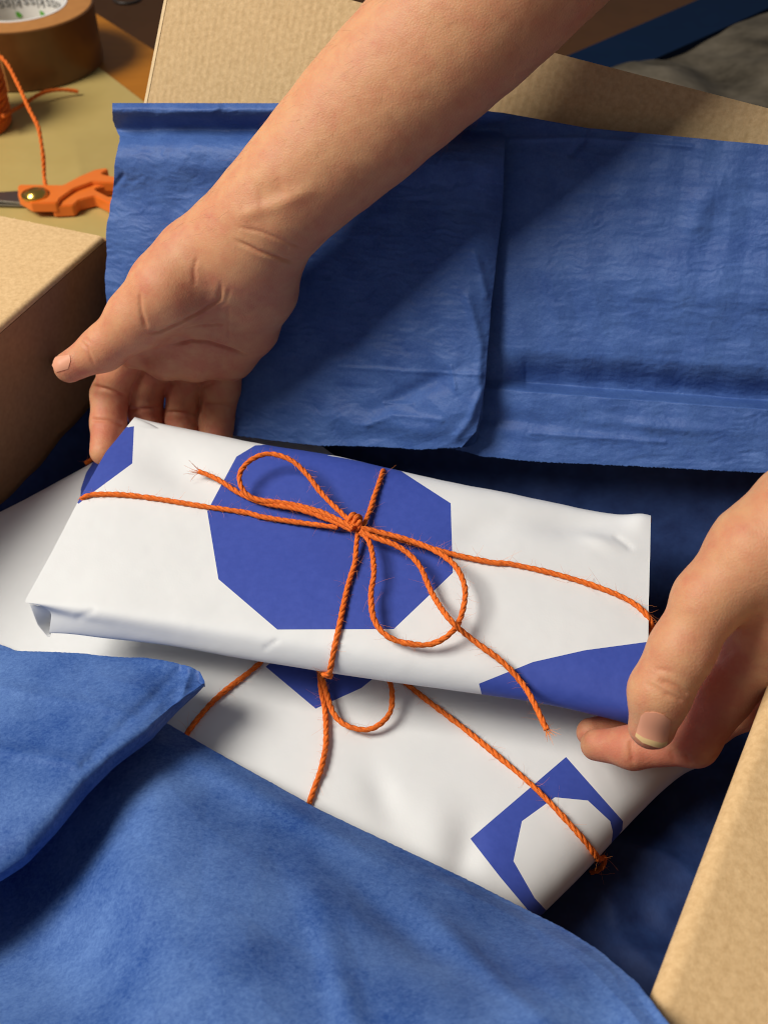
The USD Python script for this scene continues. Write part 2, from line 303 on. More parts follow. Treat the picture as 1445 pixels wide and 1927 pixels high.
# ------------------------------------------------------------------ tissue lining
def ridged(p, seed=0): return 1 - np.abs(2 * fbm(p, 3, seed) - 1)
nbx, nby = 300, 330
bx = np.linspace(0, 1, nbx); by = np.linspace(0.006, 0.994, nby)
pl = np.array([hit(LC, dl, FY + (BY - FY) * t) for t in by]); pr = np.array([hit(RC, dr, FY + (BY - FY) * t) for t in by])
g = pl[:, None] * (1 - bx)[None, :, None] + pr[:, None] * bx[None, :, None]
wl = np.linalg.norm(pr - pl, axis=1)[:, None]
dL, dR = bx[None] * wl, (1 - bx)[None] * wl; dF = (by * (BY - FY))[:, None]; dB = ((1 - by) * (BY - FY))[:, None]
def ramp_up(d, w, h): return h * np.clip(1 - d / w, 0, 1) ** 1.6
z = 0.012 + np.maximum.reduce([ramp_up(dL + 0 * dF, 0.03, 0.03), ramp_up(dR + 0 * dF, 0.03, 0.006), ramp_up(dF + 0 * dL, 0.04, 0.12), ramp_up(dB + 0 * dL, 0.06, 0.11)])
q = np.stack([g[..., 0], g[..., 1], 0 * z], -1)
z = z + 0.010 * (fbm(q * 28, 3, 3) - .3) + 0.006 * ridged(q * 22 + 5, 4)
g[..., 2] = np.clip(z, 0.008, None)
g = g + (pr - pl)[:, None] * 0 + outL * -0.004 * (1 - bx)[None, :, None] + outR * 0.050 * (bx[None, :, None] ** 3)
lin = obj('tissue_liner', solid_sheet(g, 0.0002), 'shaded_liner_tissue', smooth=True)
tag(lin, 'crumpled blue tissue in the bottom of the box under the parcels, colour darkened for the shade there', 'tissue paper')

def mm_coords(g):
    """Sheet coordinates in metres along the rows and columns of a grid of points."""
    a = np.cumsum(np.r_[0, np.linalg.norm(np.diff(g.mean(0), axis=0), axis=1)]); b = np.cumsum(np.r_[0, np.linalg.norm(np.diff(g.mean(1), axis=0), axis=1)])
    return np.broadcast_to(a[None], g.shape[:2]), np.broadcast_to(b[:, None], g.shape[:2])
def folds(q, seed, n, fmin, fmax):
    """Sharp straight creases in many directions, each fading in and out."""
    g_ = np.random.default_rng(seed); out = np.zeros(q.shape[:2])
    for k in range(n):
        a = g_.uniform(0, np.pi); f = g_.uniform(fmin, fmax)
        x = (q[..., 0] * math.cos(a) + q[..., 1] * math.sin(a)) * f + g_.uniform(0, 5) + 0.8 * (fbm(q * 14 + k * 3.7, 2, seed + k) - .5)
        m_ = np.clip((fbm(q * 13 + k * 9.1, 2, seed + 50 + k) - .48) * 5, 0, 1)
        out += m_ * (np.abs(x - np.floor(x) - .5) - .25) * 2 * (fmin / f)
    return out
def crease_field(pxg, lines):
    out = np.zeros(pxg.shape[:2])
    for pts, amp, w in lines:
        c = poly(pts, 160); d, _ = cKDTree(c).query(pxg.reshape(-1, 2)); out += amp * np.exp(-(d.reshape(out.shape) / w) ** 2)
    return out
def gb(pxg, x, y, sx, sy, ang=0.0):
    c, s = math.cos(ang), math.sin(ang); X, Y = pxg[..., 0] - x, pxg[..., 1] - y
    return np.exp(-((c * X + s * Y) / sx) ** 2 - ((-s * X + c * Y) / sy) ** 2)

# back right sheet
top = [(860, 205), (945, 211), (1105, 240), (1445, 272), (1640, 291)]; bot = [(790, 838), (860, 846), (905, 858), (1000, 868), (1200, 878), (1445, 890), (1640, 897)]
px_ = rails(top, bot, 420, 330)
px_[-1, :, 1] += rng.uniform(-1, 1, 420)
off = 0.010 + 0.006 * np.clip((px_[..., 1] - 240) / 640, 0, 1)
yy = px_[..., 1] - (px_[..., 0] - 1000) * 0.075
fd_ = np.clip((yy - 655) / 66, 0, 1); fd_ = fd_ * fd_ * (3 - 2 * fd_) * (1 - np.clip((yy - 721) / 16, 0, 1))
off = off - 0.0115 * fd_ * np.clip((px_[..., 0] - 930) / 60, 0.3, 1) - 0.0022 * np.exp(-((yy - 792) / 14) ** 2) * np.clip((1250 - px_[..., 0]) / 100, 0, 1)
off += 0.0022 * gb(px_, 1330, 380, 26, 70, 0.5) + 0.002 * gb(px_, 1180, 800, 180, 12, 0.06) + 0.0035 * gb(px_, 1300, 540, 260, 60, .1)
off += crease_field(px_, [([(1105, 240), (1100, 262), (1075, 290)], -0.0012, 7), ([(960, 262), (1100, 258), (1300, 275)], 0.0008, 5), ([(1000, 815), (1250, 832)], 0.0007, 5)])
g = on_plane(px_[..., 0], px_[..., 1], off); u_, v_ = mm_coords(g)
q = np.stack([u_, v_ + 0.12 * u_, 0 * u_], -1)
wr = 0.0006 * (fbm(q * [70, 240, 1], 2, 11) - .5) + 0.0008 * (ridged(q * [85, 250, 1] + 2.0 * fbm(q * 60, 2, 16)[..., None], 12) - .5) + 0.0007 * (fbm(q * [40, 100, 1], 2, 14) - .5) + 0.0035 * (fbm(q * [9, 22, 1], 2, 13) - .5)
wr = (wr * (0.35 + 0.65 * np.clip((px_[..., 0] - 940) / 150, 0, 1))) * 0.8 + 0.0012 * folds(q, 15, 8, 25, 80)
g = g + nF * wr[..., None]
t_r = obj('tissue_sheet', solid_sheet(g, 0.00015), 'tissue', smooth=True)
tag(t_r, 'wide creased blue tissue sheet hanging over the back right of the box', 'tissue paper')
# back left sheet
nx, ny = 400, 350
top = [(211, 193), (520, 193), (905, 206), (962, 216)]
left = np.array([(211, 193), (213, 225), (224, 256), (216, 300), (207, 380), (201, 445), (200, 520), (205, 640), (230, 790)]); right = np.array([(962, 216), (950, 258), (945, 400), (926, 560), (916, 690), (908, 760), (896, 812), (868, 842)])
tp = poly(top, nx); bp = poly([(230, 790), (300, 805), (430, 818), (590, 838), (700, 840), (780, 846), (868, 842)], nx)
lp, rp = poly(left, ny), poly(right, ny)
U = np.linspace(0, 1, nx)[None, :, None]; V = np.linspace(0, 1, ny)[:, None, None]
px_ = (1 - V) * tp[None] + V * bp[None] + (1 - U) * lp[:, None] + U * rp[:, None] - ((1 - U) * (1 - V) * tp[0] + U * (1 - V) * tp[-1] + (1 - U) * V * bp[0] + U * V * bp[-1])
px_[-1, :, 1] += rng.uniform(-1, 1, nx); px_[:, 0, 0] += 2.0 * (fbm(np.stack([np.arange(ny) / 14., 0 * np.arange(ny), 0 * np.arange(ny)], -1), 2, 5) - .5)
off = 0.026 + 0 * px_[..., 0]
off += 0.006 * np.exp(-((px_[..., 1] - 205) / 16) ** 2) - 0.0085 * np.exp(-((px_[..., 1] - 244) / 18) ** 2) + 0.005 * np.exp(-((px_[..., 1] - 300) / 45) ** 2)
off -= 0.014 * np.clip((px_[..., 0] - 880) / 80, 0, 1) ** 2                      # right edge turns back
off += 0.004 * gb(px_, 860, 760, 90, 60, -0.6) - 0.003 * gb(px_, 780, 735, 90, 16, -.45) + 0.002 * gb(px_, 740, 800, 120, 18, .1) - .003 * gb(px_, 560, 720, 120, 130)
off += crease_field(px_, [([(640, 690), (760, 698), (905, 705)], 0.0006, 4), ([(230, 330), (218, 345), (212, 352)], -0.001, 5), ([(300, 216), (400, 208), (410, 200)], 0.0010, 7),
    ([(725, 758), (775, 760)], 0.0006, 3), ([(880, 560), (905, 650), (900, 720)], 0.0012, 9), ([(860, 820), (885, 790), (905, 735)], 0.0015, 8), ([(895, 480), (915, 555)], 0.001, 8), ([(690, 800), (740, 780), (830, 790)], .0009, 6), ([(850, 690), (856, 730)], .0007, 4)])
g = on_plane(px_[..., 0], px_[..., 1], off); u_, v_ = mm_coords(g)
q = np.stack([u_, v_, 0 * u_], -1)
wr = 0.0006 * (fbm(q * [65, 240, 1], 2, 21) - .5) + 0.0009 * (ridged(q * [80, 245, 1] + 2.0 * fbm(q * 60, 2, 27)[..., None], 22) - .5) + 0.0008 * (fbm(q * [36, 100, 1], 2, 25) - .5) + 0.003 * (fbm(q * [9, 20, 1], 2, 23) - .5)
cr = np.clip((px_[..., 1] - 640) / 120, 0, 1) * np.clip((px_[..., 0] - 560) / 200, 0, 1)
wr = wr * (0.8 - .5 * cr) + (0.0010 + 0.0020 * cr) * folds(q, 26, 7, 25, 60)
g = g + nF * wr[..., None]
t_l = obj('tissue_sheet', solid_sheet(g, 0.00015), 'tissue', smooth=True)
tag(t_l, 'blue tissue sheet behind the forearm with folded top edge and crumpled lower corner', 'tissue paper')
TL_GRID = g
# the turned under corner at the lower right of that sheet
px_ = rails([(906, 740), (898, 790), (872, 838)], [(915, 700), (906, 800), (893, 836), (858, 845)], 50, 14)
g = on_plane(px_[..., 0], px_[..., 1], 0.0165 + 0.003 * np.sin(np.linspace(0, 9, 50))[None] * np.linspace(0, 1, 14)[:, None])
obj('folded_corner', solid_sheet(g, 0.00015), 'tissue', t_l, smooth=True)

# ------------------------------------------------------------------ front sheets
def front_sheet(top, bottom, nx, ny, ctrl, lx=None):
    px_ = rails(top, bottom, nx, ny)
    c = np.array(ctrl, float); f = RBFInterpolator(c[:, :2] / 500, c[:, 2], kernel='thin_plate_spline', smoothing=1e-5)
    return px_, f(px_.reshape(-1, 2) / 500).reshape(px_.shape[:2])
top = [(-320, 1080), (-60, 1190), (150, 1270), (240, 1318), (315, 1362), (400, 1413), (600, 1524), (800, 1620), (1000, 1718), (1060, 1748), (1130, 1792), (1200, 1850), (1262, 1930), (1310, 2010), (1340, 2090)]
bot = [(-420, 2230), (0, 2240), (500, 2240), (900, 2240), (1340, 2230)]
ctrl = [(-320, 1080, .52), (0, 1215, .50), (150, 1270, .487), (315, 1362, .468), (400, 1413, .457), (600, 1524, .432), (800, 1620, .411), (1000, 1718, .390), (1060, 1748, .375), (1130, 1792, .348), (1200, 1850, .320), (1262, 1930, .297), (1340, 2090, .275),
        (0, 1560, .435), (0, 1700, .412), (150, 1600, .418), (300, 1500, .425), (250, 1650, .385), (450, 1580, .405), (100, 1820, .375), (-100, 1850, .38), (0, 1960, .335), (350, 1800, .345), (600, 1700, .375), (600, 1850, .335), (850, 1760, .365), (850, 1900, .318), (1050, 1850, .325), (400, 1960, .312), (700, 1990, .305), (1000, 1990, .295), (1150, 1960, .300),
        (0, 2240, .285), (500, 2240, .268), (900, 2240, .265), (1340, 2230, .262), (-420, 2230, .31), (-380, 1600, .44)]
px_, d_ = front_sheet(top, bot, 430, 330, ctrl)
d_ -= 0.004 * gb(px_, 480, 1490, 300, 30, 0.5) + 0.0035 * gb(px_, 900, 1800, 180, 26, 0.75) - 0.003 * gb(px_, 750, 1750, 170, 30, .7) + 0.003 * gb(px_, 640, 1850, 30, 160, -0.3) + .003 * gb(px_, 300, 1880, 220, 40, -.5)
g = P(px_[..., 0], px_[..., 1], d_); u_, v_ = mm_coords(g); q = np.stack([u_, v_, 0 * u_], -1)
f_ = grid_faces(*g.shape[:2]); N_ = vn(g.reshape(-1, 3), orient(g.reshape(-1, 3), f_)).reshape(g.shape)
wr = 0.0002 * (fbm(q * [50, 50, 1], 3, 31) - .5) + 0.0050 * (fbm(q * [8, 12, 1], 2, 33) - .5) + 0.0026 * folds(q, 34, 8, 8, 24)
fade = np.clip(np.linspace(0, 1, 330) / 0.05, 0.25, 1)[:, None]
g = g + N_ * (wr * fade)[..., None]
g[0] += rng.normal(0, 0.00006, g[0].shape)
t_m = obj('tissue_sheet', solid_sheet(g, 0.00015), 'tissue_mottled', smooth=True)
tag(t_m, 'large mottled blue tissue sheet bulging across the front of the box', 'tissue paper')
# folded-over flap of tissue at the left
topk = [(-330, 1235), (0, 1221), (150, 1228), (270, 1238), (350, 1256), (376, 1268), (385, 1286)]
botk = [(-330, 1815), (-120, 1718), (0, 1644), (50, 1610), (102, 1556), (160, 1482), (208, 1436), (278, 1386), (326, 1336), (366, 1304), (384, 1288)]
px_ = rails(topk, botk, 260, 220)
c = np.array([(-330, 1235, .50), (0, 1221, .484), (150, 1228, .478), (270, 1238, .472), (380, 1275, .458), (0, 1350, .445), (150, 1330, .445), (280, 1310, .446), (0, 1500, .405), (150, 1450, .412), (-150, 1500, .415), (0, 1672, .372), (110, 1580, .386), (215, 1452, .410), (330, 1346, .440), (-330, 1840, .345), (-330, 1500, .42)])
d_ = RBFInterpolator(c[:, :2] / 500, c[:, 2], kernel='thin_plate_spline', smoothing=1e-5)(px_.reshape(-1, 2) / 500).reshape(px_.shape[:2])
sv = np.linspace(0, 1, 220)[:, None]
d_ += 0.005 * np.clip((sv - 0.86) / 0.14, 0, 1) ** 2                              # the lower edge rolls under
d_ += crease_field(px_, [([(160, 1440), (270, 1330), (340, 1262)], 0.0016, 12), ([(-50, 1400), (160, 1440)], -0.0014, 14), ([(355, 1262), (340, 1320)], -0.0018, 10), ([(0, 1290), (250, 1345)], -.001, 12)])
under = [(-330, 1855), (-120, 1765), (0, 1676), (52, 1646), (114, 1582), (174, 1506), (222, 1456), (292, 1402), (332, 1354), (368, 1314), (385, 1290)]
under = poly(botk, 40) + 0.55 * (poly(under[::1], 40) - poly(botk, 40)); px2 = rails(botk, under, 260, 30); k_ = np.linspace(0, 1, 30)[:, None]
px_ = np.concatenate([px_, px2[1:]]); d_ = np.concatenate([d_, (d_[-1:] + 0.0015 * k_ + 0.003 * k_ ** 2)[1:]])
d_[200:] = gaussian_filter1d(d_[188:], 2.5, axis=0, mode='nearest')[12:]
g = P(px_[..., 0], px_[..., 1], d_); u_, v_ = mm_coords(g); q = np.stack([u_, v_, 0 * u_], -1)
f_ = grid_faces(*g.shape[:2]); N_ = vn(g.reshape(-1, 3), orient(g.reshape(-1, 3), f_)).reshape(g.shape)
wr = 0.0002 * (fbm(q * [60, 60, 1], 3, 41) - .5) + 0.0030 * (fbm(q * [12, 14, 1], 2, 43) - .5) + 0.0026 * folds(q, 44, 8, 9, 24)
g = g + N_ * wr[..., None]; g[0] += rng.normal(0, 0.00006, g[0].shape)
t_k = obj('tissue_sheet', solid_sheet(g, 0.00015), 'tissue_mottled', smooth=True)
tag(t_k, 'folded over blue tissue flap at the left edge, its tip on the white parcel', 'tissue paper')

# ------------------------------------------------------------------ parcels
class Parcel:
    def __init__(self, secL, secR, nu, ns, sig, dents):
        a, b = np.asarray(secL, float), np.asarray(secR, float)
        t = np.r_[0, np.cumsum(np.linalg.norm(np.diff(np.vstack([a, a[:1]]), axis=0), axis=1) + np.linalg.norm(np.diff(np.vstack([b, b[:1]]), axis=0), axis=1))]
        self.len_s = t[-1] / 2
        sm = np.linspace(0, t[-1], ns, endpoint=False)
        A = np.stack([np.interp(sm, t, np.r_[a[:, k], a[0, k]]) for k in range(3)], 1); B = np.stack([np.interp(sm, t, np.r_[b[:, k], b[0, k]]) for k in range(3)], 1)
        As, Bs = gaussian_filter1d(A, sig, axis=0, mode='wrap'), gaussian_filter1d(B, sig, axis=0, mode='wrap')
        A2, B2 = gaussian_filter1d(A, sig * .2, axis=0, mode='wrap'), gaussian_filter1d(B, sig * .35, axis=0, mode='wrap')
        self.len_u = np.linalg.norm(A.mean(0) - B.mean(0)); us = np.linspace(0, 1, nu)
        e = (np.exp(-us / 0.06) + np.exp(-(1 - us) / 0.05)).clip(0, 1)[:, None, None]
        SA = As[None] * (1 - e) + A2[None] * e; SB = Bs[None] * (1 - e) + B2[None] * e
        u = us[:, None, None]; G = SA * (1 - u) + SB * u
        n = nz(np.cross(np.gradient(G, axis=1), np.gradient(G, axis=0)))
        cen = G.mean((0, 1)); n = n if ((G - cen) * n).sum() > 0 else -n
        xy, d = pix(G); disp = dents(G, xy, us[:, None], n)
        self.G = G + n * disp[..., None]; self.us, self.nu, self.ns = us, nu, ns
        n = nz(np.cross(np.gradient(np.concatenate([self.G[:, -2:], self.G, self.G[:, :2]], 1), axis=1), np.gradient(np.concatenate([self.G[:, -2:], self.G, self.G[:, :2]], 1), axis=0)))[:, 2:-2]
        self.N = n if ((self.G - cen) * n).sum() > 0 else -n
        xy, d = pix(self.G); front = ((CAM - self.G) * self.N).sum(-1) > 0.0
        self.S = np.linspace(0, self.len_s, ns, endpoint=False)
        uu, ss = np.meshgrid(us * self.len_u, self.S, indexing='ij')
        k = front.ravel(); self.lin = LinearNDInterpolator(xy.reshape(-1, 2)[k], np.column_stack([uu.ravel()[k], ss.ravel()[k], d.ravel()[k]])); self.near = NearestNDInterpolator(xy.reshape(-1, 2)[k], np.column_stack([uu.ravel()[k], ss.ravel()[k], d.ravel()[k]]))
        Gw = np.concatenate([self.G, self.G[:, :1]], 1); Nw = np.concatenate([self.N, self.N[:, :1]], 1)
        self.fG = RegularGridInterpolator((us * self.len_u, np.r_[self.S, self.len_s]), Gw, bounds_error=False, fill_value=None)
        self.fN = RegularGridInterpolator((us * self.len_u, np.r_[self.S, self.len_s]), Nw, bounds_error=False, fill_value=None)
    def us_of(self, pts, extend=False):
        pts = np.asarray(pts, float); r = self.lin(pts); bad = np.isnan(r[:, 0])
        if bad.any():
            near = self.near(pts[bad]); r[bad] = near
            if extend:                            # carry the paper on past the visible outline
                p0 = pix(self.fG(near[:, :2]))[0]; v = p0 - pts[bad]; L = np.linalg.norm(v, axis=1, keepdims=True)
                b = self.lin(p0 + v / np.maximum(L, 1e-6) * 8); ok = ~np.isnan(b[:, 0])
                e = near[:, :2] + np.clip((near[:, :2] - b[:, :2]) * L / 8, -.02, .02); r[np.flatnonzero(bad)[ok], :2] = e[ok]
        return r[:, :2]
    def at(self, pts, lift):
        us = self.us_of(pts); return self.fG(us) + nz(self.fN(us)) * np.asarray(lift)[..., None]
    def build(self, root, shapes):
        """shapes: list of (kind, polygon in paper coordinates) printed on the white paper."""
        L, H = self.len_u, self.len_s; printed = shapely.unary_union([s for s in shapes]).intersection(shapely.box(0, 0, L, H))
        step = 0.0013
        gx, gy = np.meshgrid(np.linspace(0, L, int(L / step)), np.linspace(0, H, int(H / step)))
        pts = np.column_stack([gx.ravel(), gy.ravel()])
        bd = []
        geoms = [q for q in getattr(printed, 'geoms', [printed]) if not q.is_empty]
        for q in geoms:
            for ring in [q.exterior, *q.interiors]:
                c = np.array(ring.coords)
                for a, b in zip(c[:-1], c[1:]):
                    k = max(2, int(np.linalg.norm(b - a) / 0.0007)); bd.append(a + (b - a) * np.linspace(0, 1, k, endpoint=False)[:, None])
        bd = np.vstack(bd); dd, _ = cKDTree(bd).query(pts); on = (pts[:, 0] <= 0) | (pts[:, 0] >= L) | (pts[:, 1] <= 0) | (pts[:, 1] >= H)
        pts = np.vstack([pts[(dd > 0.0006) | (on & (dd > 1e-5))], bd]); pts = np.unique(np.round(pts, 7), axis=0)
        tri = Delaunay(pts).simplices; cen = pts[tri].mean(1)
        inside = shapely.contains_xy(printed, cen[:, 0], cen[:, 1])
        v, n = self.fG(pts), nz(self.fN(pts))
        fn = np.cross(v[tri[:, 1]] - v[tri[:, 0]], v[tri[:, 2]] - v[tri[:, 0]]); fl_ = (fn * n[tri[:, 0]]).sum(1) < 0; tri[fl_] = tri[fl_][:, ::-1]
        def part(name, mask, mt):
            ids, f = np.unique(tri[mask], return_inverse=True); f = f.reshape(-1, 3)
            return obj(name, (v[ids], f), mt, root, normals=n[ids])
        part('wrapping_paper', ~inside, 'white_paper')
        for q in geoms:
            mk = inside & shapely.contains_xy(q.buffer(1e-6), cen[:, 0], cen[:, 1])
            if mk.any(): part('printed_shape', mk, 'blue_print')
        for k, lab in ((0, 1), (-1, -1)):                            # tucked ends
            ring = self.G[k]; c = ring.mean(0); inn = (self.G[1 if k == 0 else -2] - ring).mean(0); inn = nz(inn)
            dp = 0.016 if k == 0 else 0.004; m1 = ring * (0.93 if k == 0 else 0.55) + c * (0.07 if k == 0 else 0.45) + inn * dp; vv = np.vstack([ring, m1, c + inn * (dp + 0.002)]); ns = self.ns; i = np.arange(ns); j = (i + 1) % ns
            f = np.vstack([np.stack([i, j, j + ns], 1), np.stack([i, j + ns, i + ns], 1), np.stack([i + ns, j + ns, np.full(ns, 2 * ns)], 1)])
            obj('end_fold', (vv, f), 'white_paper', root, smooth=40)
    def shape(self, px, holes=(), n=14):
        def conv(p):
            p = np.asarray(p, float); c = np.vstack([a + (b - a) * np.linspace(0, 1, n, endpoint=False)[:, None] for a, b in zip(p, np.roll(p, -1, 0))])
            return self.us_of(c, True)
        q = Polygon(conv(px)).buffer(0)
        for h in holes: q = q.difference(Polygon(conv(h)).buffer(0))
        return q

# top parcel
ZT, ZB = 0.110, 0.088
secL = [PZ(262, 800, ZB + .001), PZ(252, 788, .100), PZ(254, 784, .1125), PZ(200, 850, .110), PZ(150, 940, .107), PZ(95, 1045, .106), PZ(44, 1134, .1045), PZ(76, 1141, .1025), PZ(97, 1152, .0985), PZ(94, 1174, .0935), PZ(91, 1197, ZB), PZ(130, 1120, ZB), PZ(210, 930, ZB)]
secR = [PZ(1222, 990, ZB + .001), PZ(1226, 984, .098), PZ(1224, 972, .1125), PZ(1223, 1050, .112), PZ(1221, 1130, .1115), PZ(1220, 1210, .110), PZ(1214, 1278, .1075), PZ(1206, 1330, .103), PZ(1200, 1346, .0995), PZ(1193, 1361, .094), PZ(1180, 1372, ZB), PZ(1200, 1200, ZB), PZ(1215, 1080, ZB)]
def dents_top(G, xy, u, n):
    top = np.clip(n[..., 2], 0, 1)
    d = 0.0018 * (fbm(G * 16, 2, 51) - .5) * 2 + 0.0005 * (fbm(G * 70, 3, 52) - .5)
    d += -0.0036 * gb(xy, 1085, 978, 95, 30) * top + 0.002 * gb(xy, 1205, 975, 26, 26) * top - 0.003 * gb(xy, 330, 880, 70, 40, .3) * top + 0.002 * gb(xy, 640, 900, 120, 60) * top
    d += -0.0016 * gb(xy, 900, 1000, 60, 30, -.3) * top + 0.0012 * gb(xy, 1130, 1020, 40, 14, .4) * top
    d += crease_field(xy, [([(500, 1220), (520, 1206)], -0.0004, 5), ([(1160, 1010), (1185, 1030)], -.0006, 6), ([(150, 1160), (175, 1150)], -.0004, 6)]) * (n @ nz(CAM - G.mean((0, 1))) > 0)
    return d
top_parcel = Parcel(secL, secR, 260, 260, 6.0, dents_top)
tp_ = thing('wrapped_parcel', 'white paper parcel with large blue octagon held up in both hands', 'parcel')
octo = [(445, 859), (390, 962), (411, 1090), (522, 1185), (741, 1184), (852, 1078), (848, 947), (783, 905), (745, 880), (640, 858), (540, 835), (480, 838)]
tri_r = [(901, 1287), (1003, 1246), (1100, 1224), (1219, 1208), (1260, 1205), (1250, 1390), (1180, 1400), (1100, 1385), (1000, 1368), (938, 1350), (923, 1333), (908, 1313)]
tri_l = [(262, 772), (253, 786), (249, 872), (176, 926), (148, 948), (120, 930), (180, 850)]
top_parcel.build(tp_, [top_parcel.shape(octo), top_parcel.shape(tri_r), top_parcel.shape(tri_l)])
# the sprung fold at its near left corner
lr = poly([(56, 1137), (63, 1156), (71, 1176), (90, 1199)], 24); rr = poly([(99, 1147), (103, 1160), (100, 1176), (94, 1198)], 24)
sx = np.linspace(0, 1, 14)[None, :, None]; px_ = lr[:, None] * (1 - sx) + rr[:, None] * sx
gk = P(px_[..., 0], px_[..., 1], np.linspace(.4735, .4765, 24)[:, None] + .006 * np.sin(np.linspace(0, np.pi, 24))[:, None] * np.linspace(0.2, 1, 14)[None] - .0012)
obj('corner_fold', solid_sheet(gk, 0.0002), 'white_paper', tp_, smooth=True)

# lower parcel
aX = np.array([math.cos(math.radians(-47)), math.sin(math.radians(-47)), 0]); bX = np.array([-aX[1], aX[0], 0])
ZL, ZLB = 0.060, 0.024
a_lo, a_hi = PZ(80, 910, ZL) @ aX - 0.011, PZ(1165, 1583, ZL) @ aX
b_lo, b_hi = PZ(1040, 1727, ZL) @ bX - 0.095, PZ(615, 852, ZL) @ bX
def sec(b):
    pt = lambda a, z_: aX * a + bX * b + zz * z_
    return [pt(a_lo + .006, ZLB), pt(a_lo, ZLB + .012), pt(a_lo, ZL - .006), pt(a_lo + .004, ZL), pt(a_lo + .1, ZL + .002), pt((a_lo + a_hi) / 2, ZL + .003), pt(a_hi - .1, ZL + .001), pt(a_hi - .022, ZL), pt(a_hi - .006, ZL - .005), pt(a_hi, ZL - .016), pt(a_hi - .004, ZLB + .006), pt(a_hi - .016, ZLB), pt((a_lo + a_hi) / 2, ZLB)]
def dents_low(G, xy, u, n):
    top = np.clip(n[..., 2], 0, 1)
    d = 0.0016 * (fbm(G * 14, 2, 61) - .5) * 2 + 0.0005 * (fbm(G * 60, 3, 62) - .5)
    d += (-0.002 * gb(xy, 870, 1620, 30, 70, .3) + 0.0015 * gb(xy, 820, 1560, 40, 60) - .0018 * gb(xy, 720, 1500, 30, 60, -.4)) * top
    return d
low_parcel = Parcel(sec(b_lo), sec(b_hi), 200, 300, 6.0, dents_low)
lp_ = thing('wrapped_parcel', 'white paper parcel with blue diamond, lying in the box under the held parcel', 'parcel')
dia = [(1065, 1425), (1172, 1546), (1171, 1562), (1158, 1582), (1140, 1610), (1040, 1729), (1000, 1722), (992, 1712), (940, 1650), (885, 1579)]
hole = [(1044, 1501), (1106, 1507), (1148, 1546), (1153, 1566), (1150, 1590), (1120, 1632), (1040, 1727), (1006, 1691), (966, 1621), (982, 1546)]
cornr = [(500, 1255), (594, 1334), (680, 1295), (760, 1230), (640, 1140)]
lef = [(180, 862), (162, 890), (152, 920), (151, 950), (200, 1000), (300, 900), (230, 850)]
low_parcel.build(lp_, [low_parcel.shape(dia, [hole]), low_parcel.shape(cornr), low_parcel.shape(lef)])

# ------------------------------------------------------------------ twine
def smooth_path(p, step=0.0006, sig=4):
    p = np.asarray(p, float); t = np.r_[0, np.cumsum(np.linalg.norm(np.diff(p, axis=0), axis=1))]
    from scipy.interpolate import PchipInterpolator
    t = t + np.arange(len(t)) * 1e-7
    q = PchipInterpolator(t, p)(np.linspace(0, t[-1], max(8, int(t[-1] / step))))
    return gaussian_filter1d(q, sig, axis=0, mode='nearest') if sig else q
def twine_mesh(path, R, plies=3, pitch=None, ph=0.0):
    path = np.asarray(path); pitch = pitch or R * 8.5
    s = np.r_[0, np.cumsum(np.linalg.norm(np.diff(path, axis=0), axis=1))]
    t = nz(np.gradient(path, axis=0)); u = np.zeros_like(path); u[0] = nz(np.cross(t[0], [0.3, 0.2, 0.9]))
    for i in range(1, len(path)): u[i] = nz(u[i - 1] - t[i] * (u[i - 1] @ t[i]))
    w = np.cross(t, u); out = []
    Rv = R * (1 + 0.16 * (fbm(np.stack([s * 260, 0 * s, 0 * s + ph], -1), 2, 71) - .5) * 2)
    for k in range(plies):
        al = ph + 2 * np.pi * (s / pitch + k / plies)
        out.append(tube(path + (Rv * 0.42)[:, None] * (np.cos(al)[:, None] * u + np.sin(al)[:, None] * w), Rv * 0.60, 7))
    return cat(out)
def fuzz_mesh(paths, R, per_m, seed, lmin=0.0015, lmax=0.0052):
    g_ = np.random.default_rng(seed); out = []
    for path in paths:
        L = np.linalg.norm(np.diff(path, axis=0), axis=1).sum()
        for _ in range(int(L * per_m)):
            i = g_.integers(1, len(path) - 1); t = nz(path[i + 1] - path[i - 1]); r = nz(g_.normal(size=3)); r = nz(r - t * (r @ t) * .9)
            r = nz(r + np.array([0, 0, .35])); L_ = g_.uniform(lmin, lmax) * (0.5 + g_.random())
            c = nz(g_.normal(size=3)) * 1.1; k = np.linspace(0, 1, 6)[:, None]
            p = path[i] + r * R * .5 + L_ * (k * (r * .55 + t * g_.choice([-1, 1]) * .7) + k * k * c * .6)
            out.append(tube(p, np.linspace(0.00006, 0.00002, 6), 3, cap=False))
    return cat(out)
RT_ = 0.00130
def bend_under(parcel, px, way, n=4):
    """Points that carry a string over the parcel's silhouette and down its far side."""
    return px
def string(parcel, pts):
    """pts: (px, py, lift above the paper in metres)."""
    p = np.array(pts, float); k = np.r_[0, np.cumsum(np.linalg.norm(np.diff(p[:, :2], axis=0), axis=1))]
    from scipy.interpolate import PchipInterpolator
    f = PchipInterpolator(k, p)(np.linspace(0, k[-1], max(10, int(k[-1] / 6))))
    ask = f[:, :2].copy(); lift = RT_ * 0.95 + f[:, 2]
    for _ in range(6):                            # so that the lifted string lies where it is seen
        ask = np.where(lift[:, None] > RT_ * 1.2, ask + 0.8 * (f[:, :2] - pix(parcel.at(ask, lift))[0]), ask)
    return parcel.at(ask, lift)
kn = (668, 996)
h1 = string(top_parcel, [(157, 941, 0), (166, 934, 0), (200, 933, 0), (390, 957, .0), (560, 983, .001), (640, 993, .003)])
h2 = string(top_parcel, [(690, 1000, .003), (770, 1020, .003), (860, 1045, .001), (1030, 1080, 0), (1150, 1118, 0), (1195, 1141, 0), (1216, 1160, 0)])
